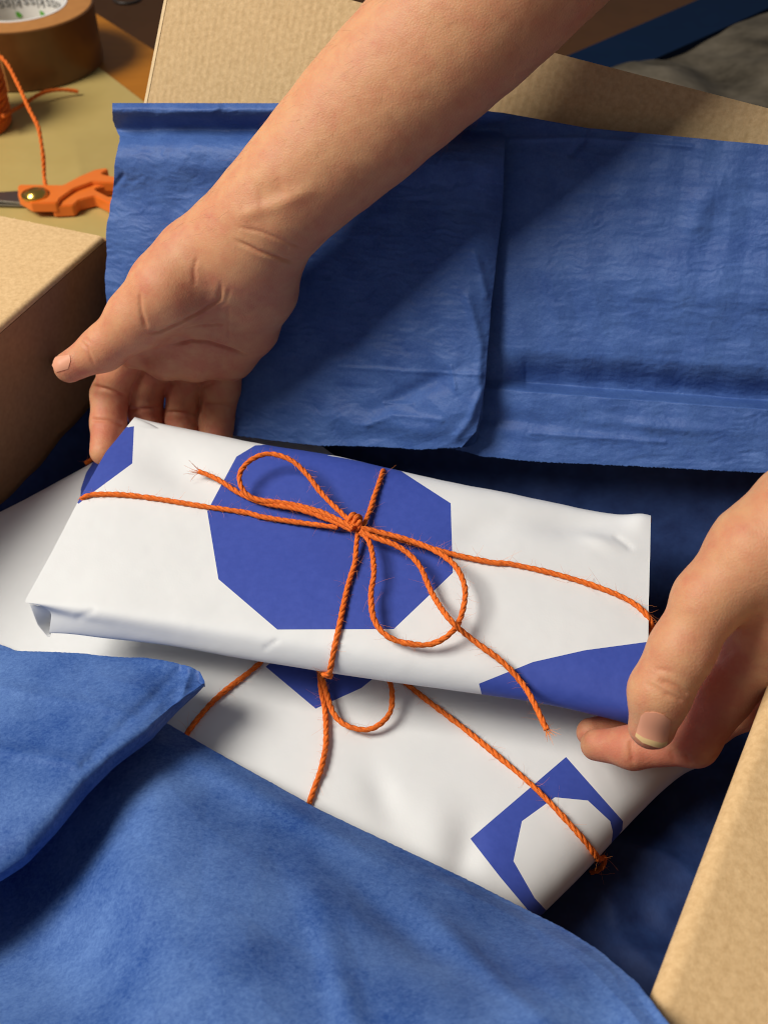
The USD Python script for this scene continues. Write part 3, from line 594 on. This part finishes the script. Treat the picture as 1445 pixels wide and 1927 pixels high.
v1 = string(top_parcel, [(719, 893, 0), (712, 915, 0), (700, 950, .0005), (684, 990, .002), (676, 1005, .003)])
v2 = string(top_parcel, [(674, 1000, .003), (671, 1022, .0025), (668, 1060, .0005), (655, 1105, 0), (640, 1175, 0), (628, 1230, 0), (620, 1272, 0), (618, 1287, 0)])
ll = string(top_parcel, [(672, 994, .006), (645, 968, .006), (608, 932, .006), (575, 890, .008), (545, 864, .010), (505, 853, .011), (468, 868, .010), (449, 898, .008), (458, 925, .005), (485, 941, .003), (540, 947, .003), (600, 962, .005), (640, 980, .006), (668, 996, .007)])
lt = string(top_parcel, [(371, 886, .004), (410, 902, .002), (450, 928, .001), (490, 945, .0015), (560, 958, .003), (620, 978, .004), (665, 999, .005)])
rl = string(top_parcel, [(674, 1000, .006), (693, 1015, .006), (702, 1050, .006), (704, 1080, .006), (698, 1115, .005), (700, 1152, .005), (715, 1186, .004), (748, 1207, .004), (800, 1215, .004), (842, 1198, .006), (868, 1160, .008), (876, 1115, .009), (862, 1072, .009), (832, 1044, .007), (780, 1020, .006), (720, 1003, .006), (676, 993, .007)])
rt = string(top_parcel, [(676, 998, .007), (705, 1012, .007), (745, 1026, .007), (788, 1062, .006), (812, 1115, .004), (848, 1168, .010), (890, 1205, .003), (950, 1250, .002), (982, 1286, .0015)])
d_e = float(pix(rt[-1])[1]); rt = np.vstack([rt, P([1000, 1012, 1022, 1031], [1314, 1338, 1360, 1378], [d_e - .006, d_e - .010, d_e - .013, d_e - .015])])
# the runs over the edges and under the parcel
end = lambda a, b, n=8: a[None] + (b - a)[None] * np.linspace(0, 1, n)[:, None]
und = lambda px, py: PZ(px, py, ZB - 0.002)
h1 = np.vstack([[P(156, 985, 0.5245), P(151, 962, 0.5225), P(152, 949, 0.519)], h1])
h2 = np.vstack([h2, [h2[-1] + [0.0025, -0.002, -0.0035], h2[-1] + [0.003, -0.0035, -0.009], h2[-1] + [-0.004, -0.004, -0.0235]]])
v1 = np.vstack([[v1[0] + [0.001, 0.006, -0.022], v1[0] + [0.001, 0.006, -0.008], v1[0] + [0.0005, 0.003, -0.001]], v1])
v2 = np.vstack([v2, [v2[-1] + [0.0, 0.002, -0.004], v2[-1] + [0, .02, -.006]]])
bow = thing('orange_twine', 'orange jute twine tied in a bow around the parcel held up', 'twine')
allp = []
for nm, pth in (('wrapped_run', h1), ('wrapped_run', h2), ('wrapped_run', v1), ('wrapped_run', v2), ('bow_loop', ll), ('bow_loop', rl), ('loose_end', lt), ('loose_end', rt)):
    sp = smooth_path(pth); allp.append(sp); obj(nm, twine_mesh(sp, RT_, 3, ph=rng.uniform(0, 6)), 'twine_orange', bow, smooth=True)
kc = top_parcel.at([(670, 998)], np.array([0.0055]))[0]; ax = nz(top_parcel.at([(760, 1020)], np.array([0.005]))[0] - kc); tn = np.array([0, 0, 1.0]); sd = np.cross(ax, tn)
t = np.linspace(0, 2 * np.pi * 2.2, 120); kp = kc + ax * ((t / t[-1] - .5) * 0.0052)[:, None] + (np.cos(t) * 0.0030)[:, None] * sd + (np.sin(t) * 0.0032)[:, None] * tn
obj('knot', twine_mesh(kp, 0.00145, 3), 'twine_orange', bow, smooth=True)
ends_f = []
for pth in (allp[6], allp[7][::-1]):
    for _ in range(15):
        d0 = nz(pth[0] - pth[8]); r = nz(rng.normal(size=3)); k = np.linspace(0, 1, 6)[:, None]; L_ = rng.uniform(.0025, .007)
        ends_f.append(tube(pth[0] + r * .0008 + L_ * (k * nz(d0 + r * .7) + k * k * nz(rng.normal(size=3)) * .4), np.linspace(.00013, .00004, 6), 3, cap=False))
tag(obj('fuzz', cat([fuzz_mesh(allp, RT_, 1700, 5), cat(ends_f)]), 'twine_fuzz', bow), kind='stuff')
l1 = string(low_parcel, [(320, 1440, 0), (352, 1384, 0), (400, 1325, 0), (474, 1264, 0), (560, 1190, 0)])
l2 = string(low_parcel, [(601, 1240, .002), (603, 1292, .001), (612, 1340, .001), (614, 1390, .001), (606, 1440, .001), (592, 1485, 0), (580, 1520, 0)])
l3 = string(low_parcel, [(600, 1255, .004), (613, 1300, .003), (628, 1345, .003), (655, 1368, .003), (690, 1375, .003), (722, 1358, .004), (738, 1330, .005), (738, 1300, .006), (700, 1250, .004)])
l4 = string(low_parcel, [(740, 1270, 0), (805, 1322, 0), (870, 1372, 0), (935, 1425, 0), (1010, 1490, 0), (1070, 1553, 0), (1110, 1600, 0), (1124, 1622, 0), (1122, 1638, 0)])
l4 = np.vstack([l4, [l4[-1] + [0.0005, -0.001, -0.006], l4[-1] + [-0.004, 0.001, -0.018]]])
l5 = string(low_parcel, [(140, 872, 0), (160, 862, .0005), (185, 858, .0005), (240, 880, 0)])
tw2 = thing('orange_twine', 'orange jute twine around the lower parcel, its loop hanging out below', 'twine')
ap2 = []
for nm, pth in (('wrapped_run', l1), ('loose_end', l2), ('bow_loop', l3), ('wrapped_run', l4), ('wrapped_run', l5)):
    sp = smooth_path(pth); ap2.append(sp); obj(nm, twine_mesh(sp, RT_, 3, ph=rng.uniform(0, 6)), 'twine_orange', tw2, smooth=True)
tag(obj('fuzz', fuzz_mesh(ap2, RT_, 1500, 6), 'twine_fuzz', tw2), kind='stuff')

# ------------------------------------------------------------------ person: two forearms and hands (distance field -> one skin)
def cap_d(p, a, b, ra, rb):
    ab = b - a; t = np.clip((p - a) @ ab / max(ab @ ab, 1e-12), 0, 1)
    return np.linalg.norm(p - a - t[:, None] * ab, axis=1) - (ra + (rb - ra) * t)
def smin(a, b, k):
    h = np.clip(0.5 + 0.5 * (b - a) / k, 0, 1); return b + (a - b) * h - k * h * (1 - h)
def chain_d(p, ch, k=0.004):
    d = None
    for (a, ra), (b, rb) in zip(ch[:-1], ch[1:]):
        e = cap_d(p, a, b, ra, rb); d = e if d is None else smin(d, e, k)
    return d
def J(px, py, d, r): return (P(px, py, d), r)
# right arm and hand (seen at the left, palm up)
elbow_r = (P(1165, -310, .425), 0.038)
R_A = [elbow_r, J(906, -47, .446, .0254), J(674, 180, .474, .0219), J(438, 437, .508, .0180), J(368, 490, .518, .0175)]
R_B = [elbow_r, J(954, 5, .446, .0254), J(720, 234, .474, .0217), J(484, 486, .511, .0182), J(485, 535, .526, .0165)]
def spl(ch, n=14):
    p_ = np.array([c[0] for c in ch]); r_ = np.array([c[1] for c in ch]); t_ = np.r_[0, np.cumsum(np.linalg.norm(np.diff(p_, axis=0), axis=1))]; k_ = np.linspace(0, t_[-1], n)
    from scipy.interpolate import PchipInterpolator
    return list(zip(PchipInterpolator(t_, p_)(k_), PchipInterpolator(t_, r_)(k_)))
R_A, R_B = spl(R_A), spl(R_B)
R_PALM = [[J(445, 475, .515, .0185), J(256, 650, .551, .0120)], [J(455, 478, .516, .0185), J(312, 673, .551, .0120)], [J(465, 482, .517, .018), J(368, 677, .553, .0118)], [J(474, 488, .518, .018), J(420, 671, .557, .0115)],
          [J(492, 548, .530, .0158), J(474, 620, .547, .0125), J(440, 672, .562, .0115)]]
R_TH = [J(362, 488, .516, .0180), J(320, 545, .516, .0192), J(262, 596, .522, .0148), J(195, 655, .530, .0104), J(130, 690, .533, .0078)]
R_F = [[J(250, 655, .560, .0104), J(221, 700, .570, .0100), J(207, 742, .578, .0101), J(204, 798, .574, .0094), J(195, 850, .564, .0072)],
       [J(305, 680, .566, .0100), J(279, 722, .578, .0094), J(274, 778, .590, .0092), J(285, 850, .586, .0082), J(290, 900, .566, .0074)],
       [J(362, 684, .568, .0104), J(346, 728, .579, .0095), J(343, 785, .590, .0094), J(350, 860, .585, .0082), J(352, 905, .564, .0074)],
       [J(422, 676, .567, .0108), J(415, 728, .578, .0104), J(408, 790, .588, .0098), J(405, 850, .585, .0080), J(400, 890, .568, .0070)]]
def sdf_right(p):
    d = smin(chain_d(p, R_A, .01), chain_d(p, R_B, .01), .016)
    pm = None
    for c in R_PALM:
        e = chain_d(p, c, .006); pm = e if pm is None else smin(pm, e, .0065)
    d = smin(d, pm, .014)
    d = smin(d, chain_d(p, R_TH, .006), .008)
    fd = None
    for c in R_F:
        e = chain_d(p, c, .003); fd = e if fd is None else smin(fd, e, .0008)
    return smin(d, fd, .0018)
# left hand (seen at the right, thumb on top)
elbow_l = (np.array([0.40, -0.03, 0.27]), 0.034)
L_A = [elbow_l, J(1640, 950, .372, .024), J(1560, 985, .380, .021)]
L_PALM = [[J(1560, 975, .380, .0220), J(1428, 1222, .408, .0125)], [J(1580, 1000, .39, .023), J(1480, 1250, .425, .014)], [J(1600, 1020, .395, .022), J(1520, 1270, .44, .013)], [J(1560, 1010, .385, .0225), J(1462, 1120, .402, .0205)]]
L_TH = [J(1500, 985, .383, .0190), J(1425, 1040, .384, .0168), J(1334, 1128, .386, .0118), J(1282, 1225, .388, .0107), J(1242, 1302, .391, .0104), J(1227, 1366, .397, .0089)]
L_F = [[J(1432, 1222, .408, .0120), J(1362, 1308, .413, .0108), J(1308, 1399, .419, .0088), J(1190, 1407, .431, .0082), J(1122, 1402, .440, .0066)],
       [J(1480, 1250, .425, .012), J(1400, 1330, .446, .009), J(1330, 1370, .455, .0085), J(1180, 1372, .458, .0078), J(1112, 1379, .4535, .0062)],
       [J(1520, 1270, .44, .011), J(1440, 1310, .465, .0085), J(1330, 1340, .475, .008), J(1230, 1340, .474, .007)]]
def sdf_left(p):
    d = chain_d(p, L_A, .01)
    for c in L_PALM: d = smin(d, chain_d(p, c, .006), .012)
    d = smin(d, chain_d(p, L_TH, .007), .009)
    fd = None
    for c in L_F:
        e = chain_d(p, c, .004); fd = e if fd is None else smin(fd, e, .001)
    return smin(d, fd, .006)
def surface_nets(f, lo, hi, h, B=6):
    n = (np.ceil((hi - lo) / h / B).astype(int) + 1) * B
    cc = np.stack(np.meshgrid(*[lo[k] + h * (np.arange(n[k] // B) * B + (B - 1) / 2) for k in range(3)], indexing='ij'), -1)
    cd = f(cc.reshape(-1, 3)).reshape(cc.shape[:3]); vol = np.repeat(np.repeat(np.repeat(cd.astype(np.float32), B, 0), B, 1), B, 2)
    act = np.argwhere(np.abs(cd) < h * B * 1.05); o = np.stack(np.meshgrid(*[np.arange(B)] * 3, indexing='ij'), -1).reshape(-1, 3)
    for s in range(0, len(act), 4000):
        ix = (act[s:s + 4000, None] * B + o[None]).reshape(-1, 3); vol[ix[:, 0], ix[:, 1], ix[:, 2]] = f(lo + ix * h)
    s = vol < 0
    m = np.zeros(np.array(vol.shape) - 1, np.uint8)
    for a, b, c in np.ndindex(2, 2, 2): m += s[a:vol.shape[0] - 1 + a, b:vol.shape[1] - 1 + b, c:vol.shape[2] - 1 + c]
    cells = np.argwhere((m > 0) & (m < 8)); acc = np.zeros((len(cells), 3)); cnt = np.zeros(len(cells))
    cs = list(np.ndindex(2, 2, 2))
    for a in cs:
        for ax_ in range(3):
            if a[ax_]: continue
            b = list(a); b[ax_] = 1
            va = vol[tuple((cells + a).T)]; vb = vol[tuple((cells + b).T)]; k = (va < 0) != (vb < 0)
            t_ = np.where(k, va / np.where(k, va - vb, 1), 0); q_ = np.array(a, float)[None] + 0 * acc; q_[:, ax_] += t_
            acc[k] += q_[k]; cnt[k] += 1
    v = lo + h * (cells + acc / cnt[:, None]); idm = np.full(m.shape, -1, np.int32); idm[tuple(cells.T)] = np.arange(len(cells)); fs = []
    for ax_ in range(3):
        sl = [slice(1, -1)] * 3; sl[ax_] = slice(0, -1); s2 = list(sl); s2[ax_] = slice(1, None)
        a_, b_ = s[tuple(sl)], s[tuple(s2)]
        e = np.argwhere(a_ != b_); off = np.ones(3, int); off[ax_] = 0; e = e + off
        k1, k2 = (ax_ + 1) % 3, (ax_ + 2) % 3; d1, d2 = np.zeros(3, int), np.zeros(3, int); d1[k1] = 1; d2[k2] = 1
        q = [idm[tuple((e - x).T)] for x in (d1 * 0, d1, d1 + d2, d2)]; q = np.stack(q, 1)
        flip = ~s[tuple(e.T)]; q[flip] = q[flip][:, ::-1]; q = q[(q >= 0).all(1)]
        fs += [q[:, [0, 1, 2]], q[:, [0, 2, 3]]]
    f_ = np.vstack(fs); ms = trimesh.Trimesh(v, f_, process=False)
    if ms.volume < 0: f_ = f_[:, ::-1]
    return v, f_
def march(f, pts):
    pts = np.asarray(pts, float); r = FW + ((pts[:, 0] - 722.5) / FPX)[:, None] * RT + ((963.5 - pts[:, 1]) / FPX)[:, None] * UP
    d = np.full(len(pts), 0.28)
    for _ in range(80): d = d + np.clip(f(CAM + r * d[:, None]), -0.01, .03) * 0.85
    p = CAM + r * d[:, None]; return p, np.abs(f(p)) < 0.001
def smooth_v(v, f, it=2, lam=0.5):
    e = np.vstack([f[:, [0, 1]], f[:, [1, 2]], f[:, [2, 0]]]); n = len(v)
    for _ in range(it):
        for l in (lam, -lam * 0.9):
            s_ = np.zeros_like(v); c_ = np.zeros(n); np.add.at(s_, e[:, 0], v[e[:, 1]]); np.add.at(c_, e[:, 0], 1); np.add.at(s_, e[:, 1], v[e[:, 0]]); np.add.at(c_, e[:, 1], 1)
            v = v + l * (s_ / np.maximum(c_, 1)[:, None] - v)
    return v
def arm_mesh(f, chains, h, lines, tones, base_tone, cut=None):
    al = np.vstack([a[None] for c in chains for a, r in c]); lo, hi = al.min(0) - 0.045, al.max(0) + 0.045
    v, fc = surface_nets(f, lo, hi, h); v = smooth_v(v, fc, 2); n = vn(v, fc)
    for pts, depth, w in lines:
        c = poly(pts, 60); q, ok = march(f, c); q = q[ok]
        if len(q) < 2: continue
        q = poly(q, 400) if np.linalg.norm(np.diff(q, axis=0), axis=1).max() < .006 else q
        d, i_ = cKDTree(q).query(v, distance_upper_bound=0.03)
        d = np.minimum(d, 1.0); tp_w = np.clip(np.sin(np.pi * np.minimum(i_, 399) / 399.0) * 1.8, 0, 1)
        v = v - n * (tp_w * depth * (np.exp(-(d / w) ** 2) - 0.18 * np.exp(-((d - 2.6 * w) / (1.5 * w)) ** 2)))[:, None]
    v = v + n * (0.0007 * (fbm(v * 90, 3, 81) - .5))[:, None]
    tone = np.full(len(v), base_tone)
    for c, r, amt in tones: tone = tone + amt * np.exp(-(np.linalg.norm(v - c, axis=1) / r) ** 2)
    return v, fc, tone
CR = 0.0007
lines_r = [([(417, 527), (413, 562), (374, 589), (328, 612), (300, 625), (266, 628)], 0.0008, .0011), ([(434, 540), (424, 568), (398, 586)], .0003, .0008), ([(429, 609), (374, 612), (336, 622)], .0004, .0009),
    ([(471, 671), (436, 657), (390, 642), (359, 640), (312, 651)], .0008, .0011), ([(223, 678), (254, 702), (281, 706), (312, 723), (340, 720), (382, 727), (409, 716), (460, 713)], .0008, .0011),
    ([(167, 725), (196, 731), (239, 744)], .0008, .001), ([(171, 789), (204, 791), (234, 800)], .0007, .001), ([(243, 771), (300, 768)], .0006, .001), ([(312, 775), (374, 779)], .0006, .001), ([(382, 760), (440, 764)], .0006, .001),
    ([(440, 450), (487, 473), (556, 495)], .0007, .0010), ([(440, 425), (490, 436), (575, 468)], .0003, .0009), ([(262, 545), (266, 585), (276, 620)], .0005, .0011), ([(429, 575), (431, 640)], .0003, .0008),
    ([(150, 640), (165, 655), (178, 690)], .0003, .0008), ([(158, 632), (172, 648)], .0003, .0007), ([(367, 540), (365, 505), (372, 480)], .0003, .0010),
    ([(440, 412), (480, 396), (530, 382), (600, 350)], -.0006, .0034), ([(480, 380), (510, 366), (540, 352)], .0006, .006)]
lines_l = [([(1235, 1281), (1256, 1286), (1275, 1295), (1296, 1310)], .0007, .0009), ([(1250, 1304), (1270, 1313), (1285, 1321)], .0005, .0008), ([(1230, 1260), (1250, 1261), (1270, 1268)], .0003, .0008), ([(1212, 1285), (1243, 1300), (1262, 1316)], .0004, .0009),
    ([(1187, 1389), (1188, 1414), (1191, 1438)], .0006, .0010), ([(1262, 1412), (1266, 1426), (1272, 1436)], .0004, .0009), ([(1290, 1420), (1300, 1440)], .0004, .001), ([(1414, 1196), (1380, 1222), (1335, 1255)], .0008, .0014), ([(1300, 1310), (1296, 1330)], .0002, .001)]
vr, fr, tr2 = arm_mesh(sdf_right, [R_A, R_B, R_TH] + R_F, 0.00078, [(p_, dp_ * 1.45, w_ * .92) for p_, dp_, w_ in lines_r], [(P(390, 610, .53), .045, .45), (P(300, 760, .58), .05, .5), (P(130, 690, .53), .016, .4), (P(200, 830, .57), .03, .2)], 0.22)
vl, fl2, tl2 = arm_mesh(sdf_left, [L_A, L_TH] + L_F, 0.00085, lines_l, [(P(1140, 1405, .435), .028, .55), (P(1230, 1380, .40), .016, .3), (P(1345, 1270, .41), .02, .6), (P(1280, 1400, .42), .03, .35)], 0.25)
# upper arms and shoulders beyond the frame
sh_r, sh_l, chest = np.array([0.42, 0.20, 0.52]), np.array([0.60, -0.12, 0.50]), np.array([0.60, 0.07, 0.30])
def sdf_body(p):
    d = cap_d(p, elbow_r[0], sh_r, .037, .05); d = smin(d, cap_d(p, elbow_l[0], sh_l, .036, .05), .02)
    d = smin(d, cap_d(p, sh_r, sh_l, .055, .055), .03); d = smin(d, cap_d(p, (sh_r + sh_l) / 2 + [0.03, 0, -.06], chest + [.03, 0, -.1], .12, .11), .06); return d
def sdf_shirt(p):
    a = smin(cap_d(p, elbow_r[0] + (sh_r - elbow_r[0]) * .45, sh_r, .055, .06), cap_d(p, elbow_l[0] + (sh_l - elbow_l[0]) * .45, sh_l, .055, .06), .01)
    a = smin(a, cap_d(p, sh_r, sh_l, .064, .064), .03); return smin(a, cap_d(p, (sh_r + sh_l) / 2 + [0.03, 0, -.06], chest + [.03, 0, -.1], .13, .125), .06)
vb, fb = surface_nets(sdf_body, np.array([0.0, -.3, 0.0]), np.array([.85, .42, .68]), 0.006)
vb = smooth_v(vb, fb, 2)
person = thing('person', 'person reaching in from the upper right, bare forearms, both hands holding the parcel', 'person')
vv, ff = cat([(vr, fr), (vl, fl2), (vb, fb)])
obj('body', (vv, ff), 'skin', person, normals=np.vstack([vn(vr, fr), vn(vl, fl2), vn(vb, fb)]), prim_float={'tone': np.r_[tr2, tl2, np.full(len(vb), .25)]})
vs, fs_ = surface_nets(sdf_shirt, np.array([0.1, -.35, -0.05]), np.array([.9, .45, .70]), 0.006)
obj('shirt', (vs, fs_), 'shirt_grey', person, smooth=True)
hg = np.random.default_rng(12); arm_dir = nz(P(452, 452, .508) - P(930, -20, .446)); nr_ = vn(vr, fr); pxv, dv = pix(vr)
cand = np.where((pxv[:, 1] < 470) & (pxv[:, 1] > -120) & (((CAM - vr) * nr_).sum(1) > -0.3))[0]; hairs = []
for i in hg.choice(cand, 620, replace=False):
    t = nz(arm_dir - nr_[i] * (arm_dir @ nr_[i]) + hg.normal(size=3) * .35); k = np.linspace(0, 1, 5)[:, None]; L_ = hg.uniform(.003, .008)
    hairs.append(tube(vr[i] - nr_[i] * .0002 + L_ * (k * (t + nr_[i] * .45) - k * k * nr_[i] * .25), np.linspace(.00003, .000012, 5), 3, cap=False))
tag(obj('arm_hair', cat(hairs), 'hair_brown', person), kind='stuff')
def nail(f, top, bot, lift, name='thumb_nail', tip=0.84, tm='nail_tip'):
    ny_, nx_ = 26, 22; px_ = rails(top, bot, nx_, ny_); p, ok = march(f, px_.reshape(-1, 2)); g = p.reshape(ny_, nx_, 3)
    e = 1e-4; gr = nz(np.stack([f(p + np.eye(3)[k] * e) - f(p - np.eye(3)[k] * e) for k in range(3)], -1)).reshape(g.shape)
    s = np.linspace(0, 1, ny_)[:, None, None]; w = np.linspace(-1, 1, nx_)[None, :, None]
    g = g + gr * (lift * (0.45 + 0.55 * s) * (1 - 0.55 * np.abs(w) ** 3))
    k = int(ny_ * tip)
    nb = obj(name, solid_sheet(g[:k + 1], 0.0011), 'nail', person, smooth=50); obj('nail_tip', solid_sheet(g[k:], 0.0011), tm, nb, smooth=50)
nail(sdf_left, [(1206, 1347), (1214, 1340), (1232, 1340), (1250, 1346), (1262, 1356)], [(1196, 1385), (1210, 1396), (1230, 1403), (1242, 1406), (1254, 1402)], 0.0007)
nail(sdf_right, [(131, 667), (133, 678), (128, 694)], [(102, 672), (98, 684), (106, 700)], 0.0005, tip=.88, tm='nail')

# ------------------------------------------------------------------ tape roll
c0 = np.array([-0.378, 0.791, 0.0005]); RO, RI, HT = 0.0766, 0.0475, 0.0593
tape = thing('tape_roll', 'wide roll of brown packing tape with white printed core at top left', 'tape')
def ring(profile, n=128):
    p = np.asarray(profile, float); a = np.arange(n) * 2 * np.pi / n
    v = np.stack([p[None, :, 0] * np.cos(a)[:, None], p[None, :, 0] * np.sin(a)[:, None], np.broadcast_to(p[None, :, 1], (n, len(p)))], -1).reshape(-1, 3) + c0
    i = np.arange(n * len(p)).reshape(n, len(p)); A_, B_ = i, np.roll(i, -1, 0)
    f = np.vstack([np.stack([A_.ravel(), B_.ravel(), np.roll(B_, -1, 1).ravel()], 1), np.stack([A_.ravel(), np.roll(B_, -1, 1).ravel(), np.roll(A_, -1, 1).ravel()], 1)])
    ms = trimesh.Trimesh(v, f, process=False); ms.fix_normals(); return ms
obj('tape_layers', ring([(RO, 0.001), (RO, HT - .001), (RO - .0015, HT - .0005), (RO - .0015, 0.0005)]), 'tape_brown', tape, smooth=40)
obj('tape_side', ring([(RO - .0016, .001), (RO - .0016, HT), (RI + .003, HT + .0004), (RI + .003, 0.001)]), 'tape_side', tape, smooth=40)
core = obj('core', ring([(RI + .003, .0005), (RI + .003, HT + .001), (RI, HT + .001), (RI, .0005)]), 'core_white', tape, smooth=40)
al = math.radians(-93); ep = c0 + [RO * math.cos(al), RO * math.sin(al), HT / 2]
b_ = trimesh.creation.box([0.0016, 0.0008, HT - .003]); b_.apply_transform(trimesh.transformations.rotation_matrix(al + math.pi / 2, [0, 0, 1])); b_.apply_translation(ep); obj('tape_end', b_, 'tape_side', tape)
for ang in (57, 88, 119, 150):
    tm = meshkit.text_mesh('kiss', 0.0095, 0.0003); v = np.array(tm.vertices); v[:, 0] -= v[:, 0].mean(); v = trimesh.remesh.subdivide_to_size(v, tm.faces, .004); tv, tf = v
    th = math.radians(ang) + tv[:, 0] / RI; r_ = RI - .0003 - tv[:, 2]
    w = np.stack([r_ * np.cos(th), r_ * np.sin(th), HT - 0.008 - tv[:, 1] - .002], -1) + c0
    obj('printed_word', (w, tf[:, ::1]), 'ink_black', core)
    lfv = np.array([(0, 0), (.003, .0035), (.0062, .004), (.006, -.001), (.0025, -.0035)]); lm = trimesh.creation.extrude_polygon(Polygon(lfv), .0003, engine='earcut'); tv, tf = trimesh.remesh.subdivide_to_size(np.array(lm.vertices), lm.faces, .002)
    th = math.radians(ang + 17) + tv[:, 0] / RI; r_ = RI - .0003 - tv[:, 2]
    obj('printed_leaf', (np.stack([r_ * np.cos(th), r_ * np.sin(th), HT - 0.027 + tv[:, 1]], -1) + c0, tf), 'ink_green', core)

# ------------------------------------------------------------------ spool and loose twine
sc = PZ(-62, 262, 0.0) + [0, .03, 0]
spool = thing('twine_spool', 'spool of orange twine at the left edge beside the tape roll', 'spool')
hs = np.linspace(0.004, 0.075, 26); lay = []
for i, h_ in enumerate(hs):
    a = np.linspace(0, 2 * np.pi, 60); r_ = 0.036 - 0.0025 * abs(i - 12.5) / 12.5
    lay.append(tube(sc + np.stack([r_ * np.cos(a), r_ * np.sin(a), h_ + .004 * np.sin(a + i)], -1), 0.0019, 7))
obj('wound_twine', cat(lay), 'twine_orange', spool, smooth=True)
cy = trimesh.creation.cylinder(0.0345, 0.072, sections=48); cy.apply_translation(sc + [0, 0, .038]); obj('core', cy, 'twine_orange', spool)
ta = [P(-20, 95, .93), P(4, 108, .93), P(30, 150, .925), P(55, 205, .915), P(74, 245, .91), P(81, 290, .915), P(83, 330, .925), PZ(87, 352, .0135)]
tb_ = [PZ(5, 218, .022), PZ(20, 210, .012), PZ(50, 192, .006), PZ(85, 172, .010), PZ(110, 168, .009), PZ(150, 172, .004)]
sp1, sp2 = smooth_path(ta, .001), smooth_path(tb_, .001)
obj('loose_end', twine_mesh(sp1, .0018, 3), 'twine_orange', spool, smooth=True); obj('loose_end', twine_mesh(sp2, .0019, 3), 'twine_orange', spool, smooth=True)

# ------------------------------------------------------------------ scissors
sci = thing('scissors', 'orange handled scissors with brass pivot screw on the cream mat', 'scissors')
def plate(px, z0, z1, holes=()):
    w = lambda q: PZ(*np.asarray(q, float).T, (z0 + z1) / 2)[:, :2]
    pg = Polygon(w(px), [w(h) for h in holes]).buffer(-.0012).buffer(.0040).buffer(-.0055).buffer(.0027)
    ms = trimesh.creation.extrude_polygon(pg, z1 - z0 - .0016, engine='earcut'); b1 = trimesh.creation.extrude_polygon(pg.buffer(-.0009), z1 - z0, engine='earcut'); ms.apply_translation([0, 0, z0 + .0008]); b1.apply_translation([0, 0, z0])
    return trimesh.util.concatenate([ms, b1])
hole1 = [(190, 335), (215, 322), (260, 318), (290, 330), (270, 345), (215, 340)]
obj('handle', plate([(36, 355), (120, 356), (150, 340), (180, 327), (212, 322), (262, 308), (310, 325), (300, 350), (225, 352), (175, 350), (140, 363), (115, 381), (110, 390), (60, 390), (36, 376)], .006, .015, [hole1]), 'scissor_orange', sci, smooth=30)
hole2 = [(178, 365), (205, 357), (250, 358), (280, 370), (250, 384), (205, 379)]
obj('handle', plate([(95, 384), (118, 388), (135, 376), (165, 360), (200, 350), (260, 348), (305, 372), (270, 400), (215, 396), (180, 378), (150, 386), (140, 396), (100, 398)], .001, .0115, [hole2]), 'scissor_orange', sci, smooth=30)
obj('blade', plate([(55, 358), (-10, 362), (-150, 372), (-10, 378), (55, 384)], .004, .0058), 'steel', sci, smooth=30)
obj('blade', plate([(60, 362), (-10, 370), (-140, 384), (-10, 386), (60, 388)], .0015, .0035), 'steel', sci, smooth=30)
sw = trimesh.creation.revolve([(0, .005), (.004, .0048), (.007, .0036), (.0088, .0015), (.0115, .0012), (.0115, 0), (0, 0)], sections=48); sw.apply_translation(PZ(66, 366, .015)); obj('pivot_screw', sw, 'brass', sci, smooth=40)

# ------------------------------------------------------------------ blurred things beyond the table
q = [PZ(930, 163, .02), PZ(1700, -168, .02), PZ(1700, -100, .02), PZ(930, 245, .02)]
bar = obj('navy_bar', slab(np.array(q) + [0, 0, .0], [0, 0, -.02]), 'navy_plastic'); tag(bar, 'dark navy bar lying beyond the box at upper right', 'bar')
px_ = rails([(1120, 150), (1300, 75), (1500, 10), (1700, -40)], [(1130, 330), (1300, 340), (1500, 330), (1700, 320)], 90, 70)
g = PZ(px_[..., 0], px_[..., 1], 0.004); q = g * [9, 9, 0]
g[..., 2] += 0.06 * fbm(q, 3, 91) * np.clip(np.sin(np.linspace(0, np.pi, 70)), 0, 1)[:, None] ** .6
cl = obj('grey_cloth', solid_sheet(g, .002), 'grey_cloth', smooth=True); tag(cl, 'crumpled grey brown cloth behind the box at the right edge', 'cloth')
tr = trimesh.creation.torus(0.016, 0.0022, 48, 10); tr.apply_translation(PZ(240, -4, .003)); ms = obj('metal_ring', tr, 'dark_metal', smooth=True); tag(ms, 'small dark metal ring at the top edge beyond the tape roll', 'ring')
